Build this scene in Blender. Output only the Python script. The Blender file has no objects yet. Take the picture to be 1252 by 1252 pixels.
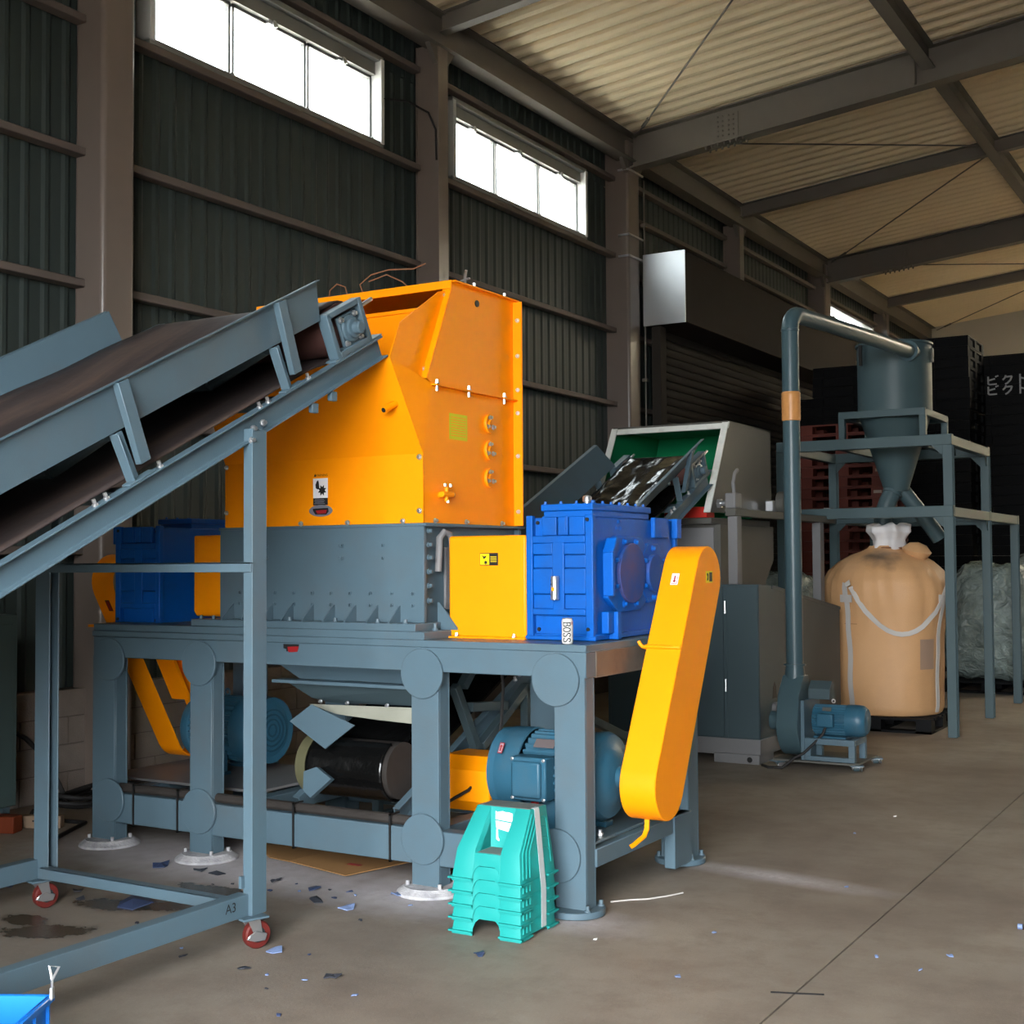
import bpy, bmesh, math, random
from mathutils import Vector, Matrix, noise
R = math.radians
random.seed(7)
SC = bpy.context.scene
COL = SC.collection

# ------------------------------------------------------------------ camera
cam_d = bpy.data.cameras.new('camera')
cam = bpy.data.objects.new('camera', cam_d)
COL.objects.link(cam)
_dy = Vector((954., -55., 1599.)).normalized()
_dx = -Vector((-2686., -79., 1599.))
_dx = (_dx - _dy * _dx.dot(_dy)).normalized()
_dz = _dy.cross(_dx).normalized()
if _dz.y < 0: _dz = -_dz
# rows: world axes in camera (right, up, forward)
cam.matrix_world = Matrix(((_dx.x, _dx.y, -_dx.z, 0.0), (_dy.x, _dy.y, -_dy.z, 0.0), (_dz.x, _dz.y, -_dz.z, 1.6), (0, 0, 0, 1)))
cam_d.sensor_width = 36.0
cam_d.sensor_fit = 'HORIZONTAL'
cam_d.lens = 36.0 * 1599.0 / 1252.0
cam_d.clip_start = 0.05
cam_d.clip_end = 300
SC.camera = cam

# ------------------------------------------------------------------ light and exposure
SC.view_settings.view_transform = 'Standard'
SC.view_settings.look = 'None'
SC.view_settings.gamma = 1.0
SC.view_settings.use_curve_mapping = False
SC.view_settings.exposure = 0.0
world = bpy.data.worlds.new('overcast_sky')
SC.world = world
world.use_nodes = True
_nt = world.node_tree
_bg = _nt.nodes['Background']
_bg.inputs[0].default_value = (0.93, 0.97, 1.0, 1)
_bg.inputs[1].default_value = 34.0
_sl = bpy.data.lights.new('sun', 'SUN'); _sl.energy = 230.0; _sl.angle = R(3); _sl.color = (1.0, .93, .82)
_so = bpy.data.objects.new('sun', _sl); COL.objects.link(_so); _so['kind'] = 'helper'
_so.rotation_euler = Vector((-.10, -.62, -.78)).to_track_quat('-Z', 'Y').to_euler()
SC.cycles.max_bounces = 8
SC.cycles.diffuse_bounces = 5
SC.cycles.glossy_bounces = 3
SC.cycles.transmission_bounces = 4
SC.cycles.transparent_max_bounces = 8
SC.cycles.caustics_reflective = False
SC.cycles.caustics_refractive = False
SC.cycles.sample_clamp_indirect = 8.0

def portal(name, loc, rot, sx, sy):
    l = bpy.data.lights.new(name, 'AREA')
    l.shape = 'RECTANGLE'; l.size = sx; l.size_y = sy
    l.cycles.is_portal = True
    o = bpy.data.objects.new(name, l); COL.objects.link(o)
    o.location = loc; o.rotation_euler = rot
    o['kind'] = 'helper'
    return o
# openings of the hall: front gate (behind the camera), added roof light, high windows
GATE = (-2.7, 2.1, 4.6)      # x0, x1, height of the front gate at y = FRONT
FRONT = -2.2
ADDED_SKYLIGHT = (1.5, 6.5, 23.6, 30.9)   # x0, x1, y0, y1 of the unseen roof light added to brighten the far bays
RIGHT = 9.0
portal('sky_portal_gate', ((GATE[0] + GATE[1]) / 2, FRONT, GATE[2] / 2), (R(90), 0, 0), GATE[1] - GATE[0], GATE[2])
for _y in (8.44, 12.6, 25.2):
    portal('sky_portal_window', (-7.42, _y, 5.9), (R(90), 0, R(-90)), 2.7, 0.66)

# ------------------------------------------------------------------ materials
MATS = {}
def mat(name, col, rough=0.5, metal=0.0, var=0.06, scale=6.0, bump=0.0, bscale=60.0, spec=0.28, dirt=None, dirt_scale=2.0, dirt_amt=0.5, coat=0.0, detail=4.0):
    if name in MATS: return MATS[name]
    m = bpy.data.materials.new(name); m.use_nodes = True
    nt = m.node_tree; N = nt.nodes; L = nt.links
    b = N['Principled BSDF']
    b.inputs['Roughness'].default_value = rough
    b.inputs['Metallic'].default_value = metal
    b.inputs['Specular IOR Level'].default_value = spec
    b.inputs['Coat Weight'].default_value = coat
    tc = N.new('ShaderNodeTexCoord')
    no = N.new('ShaderNodeTexNoise'); no.inputs['Scale'].default_value = scale; no.inputs['Detail'].default_value = detail
    L.new(tc.outputs['Object'], no.inputs['Vector'])
    mx = N.new('ShaderNodeMix'); mx.data_type = 'RGBA'
    mx.inputs['A'].default_value = (*[c * (1 - var) for c in col], 1)
    mx.inputs['B'].default_value = (*[min(1, c * (1 + var)) for c in col], 1)
    L.new(no.outputs['Fac'], mx.inputs['Factor'])
    out = mx.outputs['Result']
    if dirt:
        n2 = N.new('ShaderNodeTexNoise'); n2.inputs['Scale'].default_value = dirt_scale; n2.inputs['Detail'].default_value = 8; n2.inputs['Roughness'].default_value = 0.65
        L.new(tc.outputs['Object'], n2.inputs['Vector'])
        mr = N.new('ShaderNodeMapRange'); mr.inputs['From Min'].default_value = 0.48; mr.inputs['From Max'].default_value = 0.72
        mr.inputs['To Max'].default_value = dirt_amt
        L.new(n2.outputs['Fac'], mr.inputs['Value'])
        m2 = N.new('ShaderNodeMix'); m2.data_type = 'RGBA'
        m2.inputs['B'].default_value = (*dirt, 1)
        L.new(out, m2.inputs['A']); L.new(mr.outputs['Result'], m2.inputs['Factor'])
        out = m2.outputs['Result']
    L.new(out, b.inputs['Base Color'])
    if bump > 0:
        n3 = N.new('ShaderNodeTexNoise'); n3.inputs['Scale'].default_value = bscale; n3.inputs['Detail'].default_value = 3
        L.new(tc.outputs['Object'], n3.inputs['Vector'])
        bp = N.new('ShaderNodeBump'); bp.inputs['Strength'].default_value = bump; bp.inputs['Distance'].default_value = 0.01
        L.new(n3.outputs['Fac'], bp.inputs['Height']); L.new(bp.outputs['Normal'], b.inputs['Normal'])
    MATS[name] = m
    return m

STEEL = mat('blue_grey_paint', (.080, .128, .160), .42, bump=.08, bscale=180, dirt=(.10, .085, .07), dirt_scale=2.5, dirt_amt=.25)
STEELD = mat('dark_slate_paint', (.048, .073, .083), .45, bump=.06, bscale=150)
TOWER = mat('slate_green_paint', (.052, .085, .094), .45, bump=.05, bscale=150)
PIPE = mat('pipe_paint', (.052, .09, .105), .33, bump=.03, bscale=100)
ORANGE = mat('orange_paint', (.95, .285, .001), .42, spec=.22, var=.04, bump=.10, bscale=220)
BLUE_REFL = mat('dusty_blue_guard_reflection', (.018, .070, .27), .6, var=.3, scale=5, spec=.15, dirt=(.11, .07, .13), dirt_scale=3.5, dirt_amt=.65)  # dust tint also paints in the orange guard's brown-pink reflection
BLUE = mat('gearbox_blue', (.002, .090, .40), .45, var=.08, bump=.12, spec=.2, bscale=90, dirt=(.03, .06, .14), dirt_scale=4, dirt_amt=.35)
TEALM = mat('motor_teal', (.024, .092, .145), .38, bump=.08, bscale=160, dirt=(.10, .10, .09), dirt_scale=3, dirt_amt=.3)
GREY2 = mat('warm_grey_paint', (.085, .083, .073), .5, bump=.08, bscale=150)
GREYL = mat('light_grey_paint', (.17, .168, .17), .5)
GREEN = mat('hopper_green', (.004, .16, .06), .5)
WHITEP = mat('white_paint', (.62, .64, .60), .5, dirt=(.2, .2, .18), dirt_scale=6, dirt_amt=.5)
REDP = mat('red_paint', (.42, .02, .012), .5)
CHROME = mat('zinc_steel', (.62, .63, .65), .32, metal=.9, var=.1)
DARK = mat('black_rubber', (.014, .013, .013), .6)
BELT = mat('brown_belt_rubber', (.040, .031, .030), .5, var=.6, scale=3, bump=.12, bscale=25, dirt=(.13, .085, .062), dirt_scale=1.6, dirt_amt=.85)
_n = BELT.node_tree
_mp = _n.nodes.new('ShaderNodeMapping'); _mp.inputs['Scale'].default_value = (3.2, .35, .35)
_tc = [q for q in _n.nodes if q.type == 'TEX_COORD'][0]
_n.links.new(_tc.outputs['Object'], _mp.inputs['Vector'])
for q in _n.nodes:
    if q.type == 'TEX_NOISE' and q.inputs['Scale'].default_value < 10: _n.links.new(_mp.outputs[0], q.inputs['Vector'])
BELTB = mat('glossy_black_belt', (.004, .004, .004), .16, var=.4, scale=5, spec=.35, bump=.6, bscale=12)
PULLEY = mat('red_brown_rubber', (.075, .035, .03), .4, var=.2)
COLUMN = mat('column_paint', (.165, .130, .110), .30, spec=.9, bump=.05, bscale=60)
BEAM = mat('beam_paint', (.135, .12, .102), .5)
SIDING = mat('green_siding', (.034, .045, .041), .5, var=.12, scale=1.5)
SIDEG = mat('girt_paint', (.125, .10, .088), .55)
DECK = mat('roof_deck', (.74, .62, .42), .6, var=.08, scale=1.2)
BLOCK = mat('concrete_block', (.20, .165, .14), .9, var=.2, scale=8, bump=.5, bscale=120)
MORTAR = mat('mortar', (.11, .09, .075), .95)
GALV = mat('galvanised_sheet', (.50, .51, .52), .38, metal=.75, var=.06, scale=2)
SHUT = mat('shutter_paint', (.028, .024, .02), .75, spec=.1)
SHUTBOX = mat('shutter_housing_paint', (.034, .029, .025), .8, spec=.08)
BPLAST = mat('black_plastic', (.006, .006, .0065), .65, spec=.1)
RPLAST = mat('red_plastic', (.085, .014, .007), .6, var=.15)
TPLAST = mat('teal_plastic', (.014, .285, .262), .5, var=.05, bump=.1, bscale=300)
TREAD = mat('grey_tread', (.16, .19, .18), .8, bump=.4, bscale=400)
CRATE = mat('blue_crate_plastic', (.01, .17, .62), .4)
BAG = mat('tan_bag_cloth', (.60, .34, .16), .55, var=.08, scale=3, spec=.4, bump=.25, bscale=120, dirt=(.36, .20, .10), dirt_scale=1.6, dirt_amt=.25)
BAGW = mat('white_bag_spout', (.62, .60, .60), .8, var=.12, scale=6)
WEB = mat('white_webbing', (.52, .49, .46), .8)
WRAPM = mat('clear_wrap_bale', (.26, .32, .30), .17, var=.75, scale=5, spec=.8, detail=8)
TAPE = mat('clear_tape', (.46, .52, .53), .3)
TAPEO = mat('orange_tape', (.56, .26, .085), .35, var=.15, scale=20)
CARD = mat('cardboard', (.30, .16, .06), .85, var=.15, scale=3)
WHITE = mat('white_label', (.80, .78, .78), .5, var=0)
BLACK = mat('black_ink', (.012, .012, .012), .5, var=0)
REDI = mat('red_ink', (.26, .012, .014), .5, var=0)
YELL = mat('yellow_label', (.80, .60, .005), .5, var=.02)
YELG = mat('green_yellow_label', (.62, .58, .01), .5, var=.02)
CHALK = mat('chalk_paint', (.42, .42, .42), .9, var=.3, scale=40)
CREAMB = mat('cream_chute_lining', (.26, .26, .21), .7, var=.25, scale=7)
HOSE = mat('dark_hose', (.035, .03, .027), .55, var=.3, scale=12)
WHEELR = mat('red_caster_tyre', (.115, .016, .013), .5)
RUST = mat('rusty_wire', (.20, .09, .045), .8)
SCRAPB = mat('dark_blue_plastic', (.035, .05, .105), .35, var=.2)
SCRAPL = mat('pale_blue_plastic', (.16, .22, .38), .4, var=.2)
SCRAPK = mat('charcoal_plastic', (.03, .033, .042), .45, var=.2)
WOOD = mat('pale_wood', (.22, .15, .10), .8, var=.2, scale=10)
BROWN = mat('brown_iron', (.055, .03, .02), .6)
FARW = mat('far_wall_paint', (.50, .47, .40), .8, var=.05, scale=.6)
GROUT = mat('white_dusty_grout', (.42, .41, .42), .9, var=.5, scale=14, dirt=(.20, .20, .22), dirt_scale=9, dirt_amt=.8, bump=.5, bscale=60)
BADGE = mat('badge_grey', (.16, .16, .19), .4)
CANW = mat('can_white', (.55, .54, .52), .3, var=0)

def add_stain(m, c, r, col, amt):
    nt = m.node_tree; N = nt.nodes; L = nt.links; b = N['Principled BSDF']
    src = b.inputs['Base Color'].links[0].from_socket
    geo = N.new('ShaderNodeNewGeometry'); d = N.new('ShaderNodeVectorMath'); d.operation = 'DISTANCE'; d.inputs[1].default_value = c
    no = N.new('ShaderNodeTexNoise'); no.inputs['Scale'].default_value = 7; no.inputs['Detail'].default_value = 6
    L.new(geo.outputs['Position'], d.inputs[0]); L.new(geo.outputs['Position'], no.inputs['Vector'])
    ad = N.new('ShaderNodeMath'); ad.operation = 'MULTIPLY_ADD'; ad.inputs[1].default_value = r * 1.6; L.new(no.outputs['Fac'], ad.inputs[0]); L.new(d.outputs['Value'], ad.inputs[2])
    mr = N.new('ShaderNodeMapRange'); mr.inputs['From Min'].default_value = r * 1.0; mr.inputs['From Max'].default_value = r * 2.0; mr.inputs['To Min'].default_value = amt; mr.inputs['To Max'].default_value = 0
    L.new(ad.outputs[0], mr.inputs['Value'])
    mx = N.new('ShaderNodeMix'); mx.data_type = 'RGBA'; mx.inputs['B'].default_value = (*col, 1)
    L.new(src, mx.inputs['A']); L.new(mr.outputs['Result'], mx.inputs['Factor']); L.new(mx.outputs['Result'], b.inputs['Base Color'])
add_stain(BAG, (-3.36, 12.46, 1.60), .17, (.07, .055, .045), .85)
def crumple(m, scale, strength):
    nt = m.node_tree; N = nt.nodes; L = nt.links; b = N['Principled BSDF']
    tc = N.new('ShaderNodeTexCoord'); no = N.new('ShaderNodeTexNoise'); no.inputs['Scale'].default_value = scale * .7; no.inputs['Detail'].default_value = 5
    mp = N.new('ShaderNodeVectorMath'); mp.operation = 'MULTIPLY_ADD'; mp.inputs[1].default_value = (.35, .35, .35)
    L.new(tc.outputs['Object'], no.inputs['Vector']); L.new(no.outputs['Color'], mp.inputs[0]); L.new(tc.outputs['Object'], mp.inputs[2])
    vo = N.new('ShaderNodeTexVoronoi'); vo.feature = 'DISTANCE_TO_EDGE'; vo.inputs['Scale'].default_value = scale
    L.new(mp.outputs[0], vo.inputs['Vector'])
    bp = N.new('ShaderNodeBump'); bp.inputs['Strength'].default_value = strength; bp.inputs['Distance'].default_value = .06
    L.new(vo.outputs['Distance'], bp.inputs['Height']); L.new(bp.outputs['Normal'], b.inputs['Normal'])
crumple(WRAPM, 7, 1.0)
def glass_mat():
    m = bpy.data.materials.new('window_glass'); m.use_nodes = True
    nt = m.node_tree; N = nt.nodes; L = nt.links
    N.remove(N['Principled BSDF'])
    tr = N.new('ShaderNodeBsdfTransparent'); tr.inputs[0].default_value = (.58, .60, .60, 1)
    gl = N.new('ShaderNodeBsdfGlossy'); gl.inputs['Roughness'].default_value = .05
    mx = N.new('ShaderNodeMixShader'); mx.inputs[0].default_value = .06
    L.new(tr.outputs[0], mx.inputs[1]); L.new(gl.outputs[0], mx.inputs[2]); L.new(mx.outputs[0], N['Material Output'].inputs[0])
    return m
GLASS = glass_mat()

def floor_mat():
    m = bpy.data.materials.new('concrete_floor'); m.use_nodes = True
    nt = m.node_tree; N = nt.nodes; L = nt.links
    b = N['Principled BSDF']
    geo = N.new('ShaderNodeNewGeometry')
    def noi(scale, det=6, rough=.6):
        n = N.new('ShaderNodeTexNoise'); n.inputs['Scale'].default_value = scale; n.inputs['Detail'].default_value = det; n.inputs['Roughness'].default_value = rough
        L.new(geo.outputs['Position'], n.inputs['Vector']); return n.outputs['Fac']
    def rng(v, a, c, lo=0., hi=1.):
        r = N.new('ShaderNodeMapRange'); r.inputs['From Min'].default_value = a; r.inputs['From Max'].default_value = c
        r.inputs['To Min'].default_value = lo; r.inputs['To Max'].default_value = hi
        L.new(v, r.inputs['Value']); return r.outputs['Result']
    def mix(a, c, f):
        x = N.new('ShaderNodeMix'); x.data_type = 'RGBA'
        if isinstance(a, tuple): x.inputs['A'].default_value = (*a, 1)
        else: L.new(a, x.inputs['A'])
        if isinstance(c, tuple): x.inputs['B'].default_value = (*c, 1)
        else: L.new(c, x.inputs['B'])
        L.new(f, x.inputs['Factor']); return x.outputs['Result']
    def mth(op, a, c):
        x = N.new('ShaderNodeMath'); x.operation = op
        for i, q in enumerate((a, c)):
            if isinstance(q, (int, float)): x.inputs[i].default_value = q
            else: L.new(q, x.inputs[i])
        return x.outputs[0]
    big = noi(.7, 5, .6); mid = noi(4, 8, .7); fine = noi(60, 4, .7)
    col = mix((.150, .116, .092), (.30, .262, .212), rng(big, .30, .70))
    col = mix(col, (.140, .108, .084), rng(mid, .45, .75, 0, .7))
    col = mix(col, (.40, .37, .33), rng(fine, .58, .85, 0, .35))
    warp = N.new('ShaderNodeTexNoise'); warp.inputs['Scale'].default_value = 11; warp.inputs['Detail'].default_value = 10; warp.inputs['Roughness'].default_value = .75
    L.new(geo.outputs['Position'], warp.inputs['Vector'])
    def blob(x, y, rx, ry, rot=0., soft=.5, amp=.9):
        mp = N.new('ShaderNodeMapping'); mp.vector_type = 'TEXTURE'
        mp.inputs['Location'].default_value = (x, y, 0); mp.inputs['Rotation'].default_value = (0, 0, R(rot)); mp.inputs['Scale'].default_value = (rx, ry, 1)
        L.new(geo.outputs['Position'], mp.inputs['Vector'])
        ln = N.new('ShaderNodeVectorMath'); ln.operation = 'LENGTH'; L.new(mp.outputs[0], ln.inputs[0])
        d = mth('ADD', ln.outputs['Value'], mth('MULTIPLY', mth('SUBTRACT', warp.outputs['Fac'], .5), amp * 2))
        return rng(d, 1 - soft, 1 + soft * .6, 1, 0)
    speck = noi(22, 8, .75)
    white = (.56, .53, .56)
    for a in ((-5.80, 5.22, .42, .30, 0, .9, .8), (-5.06, 5.22, .48, .34, 0, .9, .8), (-3.62, 5.20, .42, .28, 0, .9, .8), (-4.45, 5.15, 1.0, .22, 0, .9, .9), (-4.9, 5.5, .9, .3, 0, .9, .9), (-2.30, 6.42, .50, .10, -8, .9, .5), (-2.80, 5.2, .28, .16, 0, .9, .7)):
        col = mix(col, white, mth('MULTIPLY', blob(*a), rng(speck, .30, .72, .25, .95)))
    oil = (.045, .030, .016)
    wet = None
    for a in ((-4.80, 4.38, .22, .10, 10, .15, .9), (-4.72, 3.92, .22, .11, 35, .15, 1.0), (-4.58, 4.82, .28, .08, 0, .15, 1.0), (-4.55, 4.5, .16, .09, 30, .15, 1.0), (-4.95, 4.0, .14, .08, 0, .15, 1.0)):
        f = blob(*a); col = mix(col, oil, mth('MULTIPLY', f, .85)); wet = f if wet is None else mth('MAXIMUM', wet, f)
    L.new(col, b.inputs['Base Color'])
    L.new(rng(wet, 0, 1, .62, .22), b.inputs['Roughness'])
    bp = N.new('ShaderNodeBump'); bp.inputs['Strength'].default_value = .18; bp.inputs['Distance'].default_value = .01
    L.new(fine, bp.inputs['Height']); L.new(bp.outputs['Normal'], b.inputs['Normal'])
    return m
FLOOR = floor_mat()

# ------------------------------------------------------------------ mesh helpers
class MB:
    def __init__(s): s.v = []; s.f = []
    def add(s, vs, fs):
        o = len(s.v); s.v += [Vector(p) for p in vs]; s.f += [[i + o for i in f] for f in fs]; return s
    def box(s, x0, x1, y0, y1, z0, z1):
        return s.add([(x0, y0, z0), (x1, y0, z0), (x1, y1, z0), (x0, y1, z0), (x0, y0, z1), (x1, y0, z1), (x1, y1, z1), (x0, y1, z1)],
                     [(0, 3, 2, 1), (4, 5, 6, 7), (0, 1, 5, 4), (1, 2, 6, 5), (2, 3, 7, 6), (3, 0, 4, 7)])
    def prism(s, poly, axis, a, b):
        def P(p, t):
            return (t, p[0], p[1]) if axis == 'x' else (p[0], t, p[1]) if axis == 'y' else (p[0], p[1], t)
        n = len(poly)
        return s.add([P(p, a) for p in poly] + [P(p, b) for p in poly],
                     [list(range(n))[::-1], list(range(n, 2 * n))] + [(i, (i + 1) % n, n + (i + 1) % n, n + i) for i in range(n)])
    def sweep(s, prof, p0, p1, up=(0, 0, 1), cap=True):
        p0 = Vector(p0); p1 = Vector(p1); d = (p1 - p0).normalized(); u = Vector(up)
        r = d.cross(u).normalized(); u = r.cross(d).normalized(); n = len(prof)
        vs = [p + r * a + u * b for p in (p0, p1) for a, b in prof]
        fs = [(i, (i + 1) % n, n + (i + 1) % n, n + i) for i in range(n)]
        if cap: fs += [list(range(n))[::-1], list(range(n, 2 * n))]
        return s.add(vs, fs)
    def bar(s, p0, p1, w, h, up=(0, 0, 1)):
        return s.sweep([(-w / 2, -h / 2), (w / 2, -h / 2), (w / 2, h / 2), (-w / 2, h / 2)], p0, p1, up)
    def cyl(s, p0, p1, r0, r1=None, n=16, cap=True):
        r1 = r0 if r1 is None else r1
        p0 = Vector(p0); p1 = Vector(p1); d = (p1 - p0).normalized()
        u = Vector((0, 0, 1)) if abs(d.z) < .9 else Vector((1, 0, 0))
        a = d.cross(u).normalized(); b = a.cross(d)
        vs = []
        for p, r in ((p0, r0), (p1, r1)):
            for i in range(n):
                t = 2 * math.pi * i / n; vs.append(p + a * math.cos(t) * r + b * math.sin(t) * r)
        fs = [(i, (i + 1) % n, n + (i + 1) % n, n + i) for i in range(n)]
        if cap: fs += [list(range(n))[::-1], list(range(n, 2 * n))]
        return s.add(vs, fs)
    def rings(s, rings, cap=True, closed=True):
        n = len(rings[0]); vs = [p for r in rings for p in r]; fs = []
        for j in range(len(rings) - 1):
            for i in range(n if closed else n - 1):
                fs.append((j * n + i, j * n + (i + 1) % n, (j + 1) * n + (i + 1) % n, (j + 1) * n + i))
        if cap: fs += [list(range(n))[::-1], [(len(rings) - 1) * n + i for i in range(n)]]
        return s.add(vs, fs)
    def lathe(s, prof, base, axis=(0, 0, 1), n=24, cap=True):
        base = Vector(base); d = Vector(axis).normalized()
        u = Vector((0, 0, 1)) if abs(d.z) < .9 else Vector((1, 0, 0))
        a = d.cross(u).normalized(); b = a.cross(d)
        return s.rings([[base + d * h + (a * math.cos(2 * math.pi * i / n) + b * math.sin(2 * math.pi * i / n)) * r for i in range(n)] for r, h in prof], cap)
    def tube(s, pts, r, n=8, cap=True):
        pts = [Vector(p) for p in pts]; rr = []
        ref = None
        for i, p in enumerate(pts):
            d = (pts[min(i + 1, len(pts) - 1)] - pts[max(i - 1, 0)]).normalized()
            if ref is None:
                ref = Vector((0, 0, 1)) if abs(d.z) < .9 else Vector((1, 0, 0))
            a = (ref - d * ref.dot(d)).normalized(); ref = a; b = d.cross(a)
            rad = r[i] if isinstance(r, (list, tuple)) else r
            rr.append([p + a * math.cos(2 * math.pi * k / n) * rad + b * math.sin(2 * math.pi * k / n) * rad for k in range(n)])
        return s.rings(rr, cap)
    def ribbon(s, pts, wdir, w, t):
        rr = []
        pts = [Vector(p) for p in pts]
        for i, p in enumerate(pts):
            d = (pts[min(i + 1, len(pts) - 1)] - pts[max(i - 1, 0)]).normalized()
            wd = Vector(wdir[i] if isinstance(wdir, list) else wdir); wd = (wd - d * wd.dot(d)).normalized(); nn = d.cross(wd)
            rr.append([p + wd * w / 2 + nn * t / 2, p - wd * w / 2 + nn * t / 2, p - wd * w / 2 - nn * t / 2, p + wd * w / 2 - nn * t / 2])
        return s.rings(rr)
    def plate(s, pts, t, nrm=None):
        """flat polygon with thickness t against its normal"""
        pts = [Vector(p) for p in pts]
        n = Vector(nrm).normalized() if nrm else (pts[1] - pts[0]).cross(pts[2] - pts[0]).normalized()
        k = len(pts)
        return s.add(pts + [p - n * t for p in pts], [list(range(k)), list(range(k, 2 * k))[::-1]] + [(i, k + i, k + (i + 1) % k, (i + 1) % k) for i in range(k)])
    def bolt(s, p, d, r=.012, h=.012):
        p = Vector(p); d = Vector(d).normalized()
        s.cyl(p, p + d * h * .35, r * 1.25, n=10); return s.cyl(p + d * h * .3, p + d * (h + .004), r * .8, n=6)
    def xf(s, M):
        s.v = [M @ p for p in s.v]; return s
    def mesh(s, name, m, smooth=35, org=(0, 0, 0)):
        me = bpy.data.meshes.new(name); o = Vector(org)
        me.from_pydata([p - o for p in s.v], [], s.f)
        bm = bmesh.new(); bm.from_mesh(me); bmesh.ops.recalc_face_normals(bm, faces=bm.faces); bm.to_mesh(me); bm.free()
        if smooth:
            me.shade_smooth(); me.set_sharp_from_angle(angle=R(smooth))
        me.materials.append(m); return me
    def build(s, name, m, parent=None, bev=0.0, smooth=35, seg=1, org=None, **props):
        base = Vector(parent['wloc']) if parent is not None else Vector(org or (0, 0, 0))
        ob = bpy.data.objects.new(name, s.mesh(name, m, smooth, base)); COL.objects.link(ob)
        if parent is not None: ob.parent = parent
        elif org: ob.location = base
        ob['wloc'] = tuple(base)
        if bev:
            bv = ob.modifiers.new('bevel', 'BEVEL'); bv.width = bev; bv.segments = seg; bv.limit_method = 'ANGLE'; bv.angle_limit = R(50)
        for k, v in props.items(): ob[k] = v
        return ob

def thing(name, label, cat, loc=(0, 0, 0), group=None):
    o = bpy.data.objects.new(name, None); COL.objects.link(o); o.empty_display_size = .1
    o.location = loc; o['wloc'] = tuple(loc); o['label'] = label; o['category'] = cat
    if group: o['group'] = group
    return o
def tag(o, label, cat, group=None):
    o['label'] = label; o['category'] = cat
    if group: o['group'] = group
    return o
def struct(o): o['kind'] = 'structure'; return o
def stuff(o): o['kind'] = 'stuff'; return o
def root_struct(name, loc=(0, 0, 0)):
    o = bpy.data.objects.new(name, None); COL.objects.link(o); o.location = loc; o['wloc'] = tuple(loc); o['kind'] = 'structure'; return o
def copy_tree(o, parent=None):
    c = o.copy(); COL.objects.link(c)
    if parent is not None: c.parent = parent
    for ch in list(o.children): copy_tree(ch, c)
    return c
def children(o): return list(o.children)

def box(x0, x1, y0, y1, z0, z1): return MB().box(x0, x1, y0, y1, z0, z1)
def rot2(p, a): c, s_ = math.cos(a), math.sin(a); return (p[0] * c - p[1] * s_, p[0] * s_ + p[1] * c)
def disc(c, axis, r, t, n=32):
    c = Vector(c); return MB().cyl(c, c + Vector(axis) * t, r, n=n)
def text_mb(body, size, org, ux, uy, lift=.0008, fine_=False, bold=0.0):
    cu = bpy.data.curves.new('lettering', 'FONT'); cu.body = body; cu.size = size; cu.align_x = 'CENTER'; cu.align_y = 'CENTER'; cu.resolution_u = 3; cu.offset = bold
    o = bpy.data.objects.new('lettering', cu); COL.objects.link(o)
    me = o.to_mesh()
    org = Vector(org); ux = Vector(ux).normalized(); uy = Vector(uy).normalized(); n = ux.cross(uy)
    m = MB().add([org + ux * v.co.x + uy * v.co.y + n * lift for v in me.vertices], [list(p.vertices) for p in me.polygons])
    if fine_:
        bm = bmesh.new(); bm.from_mesh(me); bmesh.ops.triangulate(bm, faces=bm.faces); bmesh.ops.subdivide_edges(bm, edges=bm.edges, cuts=2)
        bm.verts.index_update(); m = MB().add([org + ux * v.co.x + uy * v.co.y + n * lift for v in bm.verts], [[q.index for q in f.verts] for f in bm.faces]); bm.free()
    o.to_mesh_clear(); bpy.data.objects.remove(o); bpy.data.curves.remove(cu)
    return m
def flat(poly, org, ux, uy, t=.001, lift=0.):
    org = Vector(org); ux = Vector(ux).normalized(); uy = Vector(uy).normalized(); n = ux.cross(uy)
    return MB().plate([org + ux * a + uy * b + n * (t + lift) for a, b in poly], t, n)
def rect(w, h, cx=0., cy=0.): return [(cx - w / 2, cy - h / 2), (cx + w / 2, cy - h / 2), (cx + w / 2, cy + h / 2), (cx - w / 2, cy + h / 2)]
def star(r1, r2, k, cx=0., cy=0.):
    return [(cx + (r1 if i % 2 else r2) * math.cos(math.pi * i / k), cy + (r1 if i % 2 else r2) * math.sin(math.pi * i / k)) for i in range(2 * k)]

# ================================================================== THE HALL
ROOF0, SLOPE = 7.05, 0.1
def roof_z(x): return ROOF0 + SLOPE * (x + 6.94)
BAYS = [2.2, 6.5, 10.63, 14.98, 18.8, 23.15, 27.2, 31.3]
WINS = [(7.0, 9.88), (11.15, 14.05), (23.9, 26.8)]
WZ0, WZ1 = 5.56, 6.37
W3Z = 6.16                     # the far window shows only a low strip

# floor
fl = struct(box(-7.6, 9.0, FRONT, 31.5, -.3, -.02).build('floor', MORTAR))
for (a, b, c, d) in ((-7.6, -1.624, FRONT, 31.5), (-1.616, 9.0, FRONT, 8.262), (-1.616, 9.0, 8.268, 31.5)):
    box(a, b, c, d, -.02, 0).build('floor_slab', FLOOR, fl)
OUTG = mat('outside_concrete', (.62, .59, .54), .9)
ASPH = mat('outside_asphalt', (.15, .148, .145), .9)
struct(MB().box(9.0, 50, FRONT, 60, -.3, -.02).box(-60, -7.6, FRONT, 60, -.3, -.02).box(-7.6, 9.0, 31.5, 60, -.3, -.02).build('ground', OUTG))
struct(MB().box(-60, 50, -60, FRONT, -.3, -.02).build('ground', ASPH))

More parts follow.
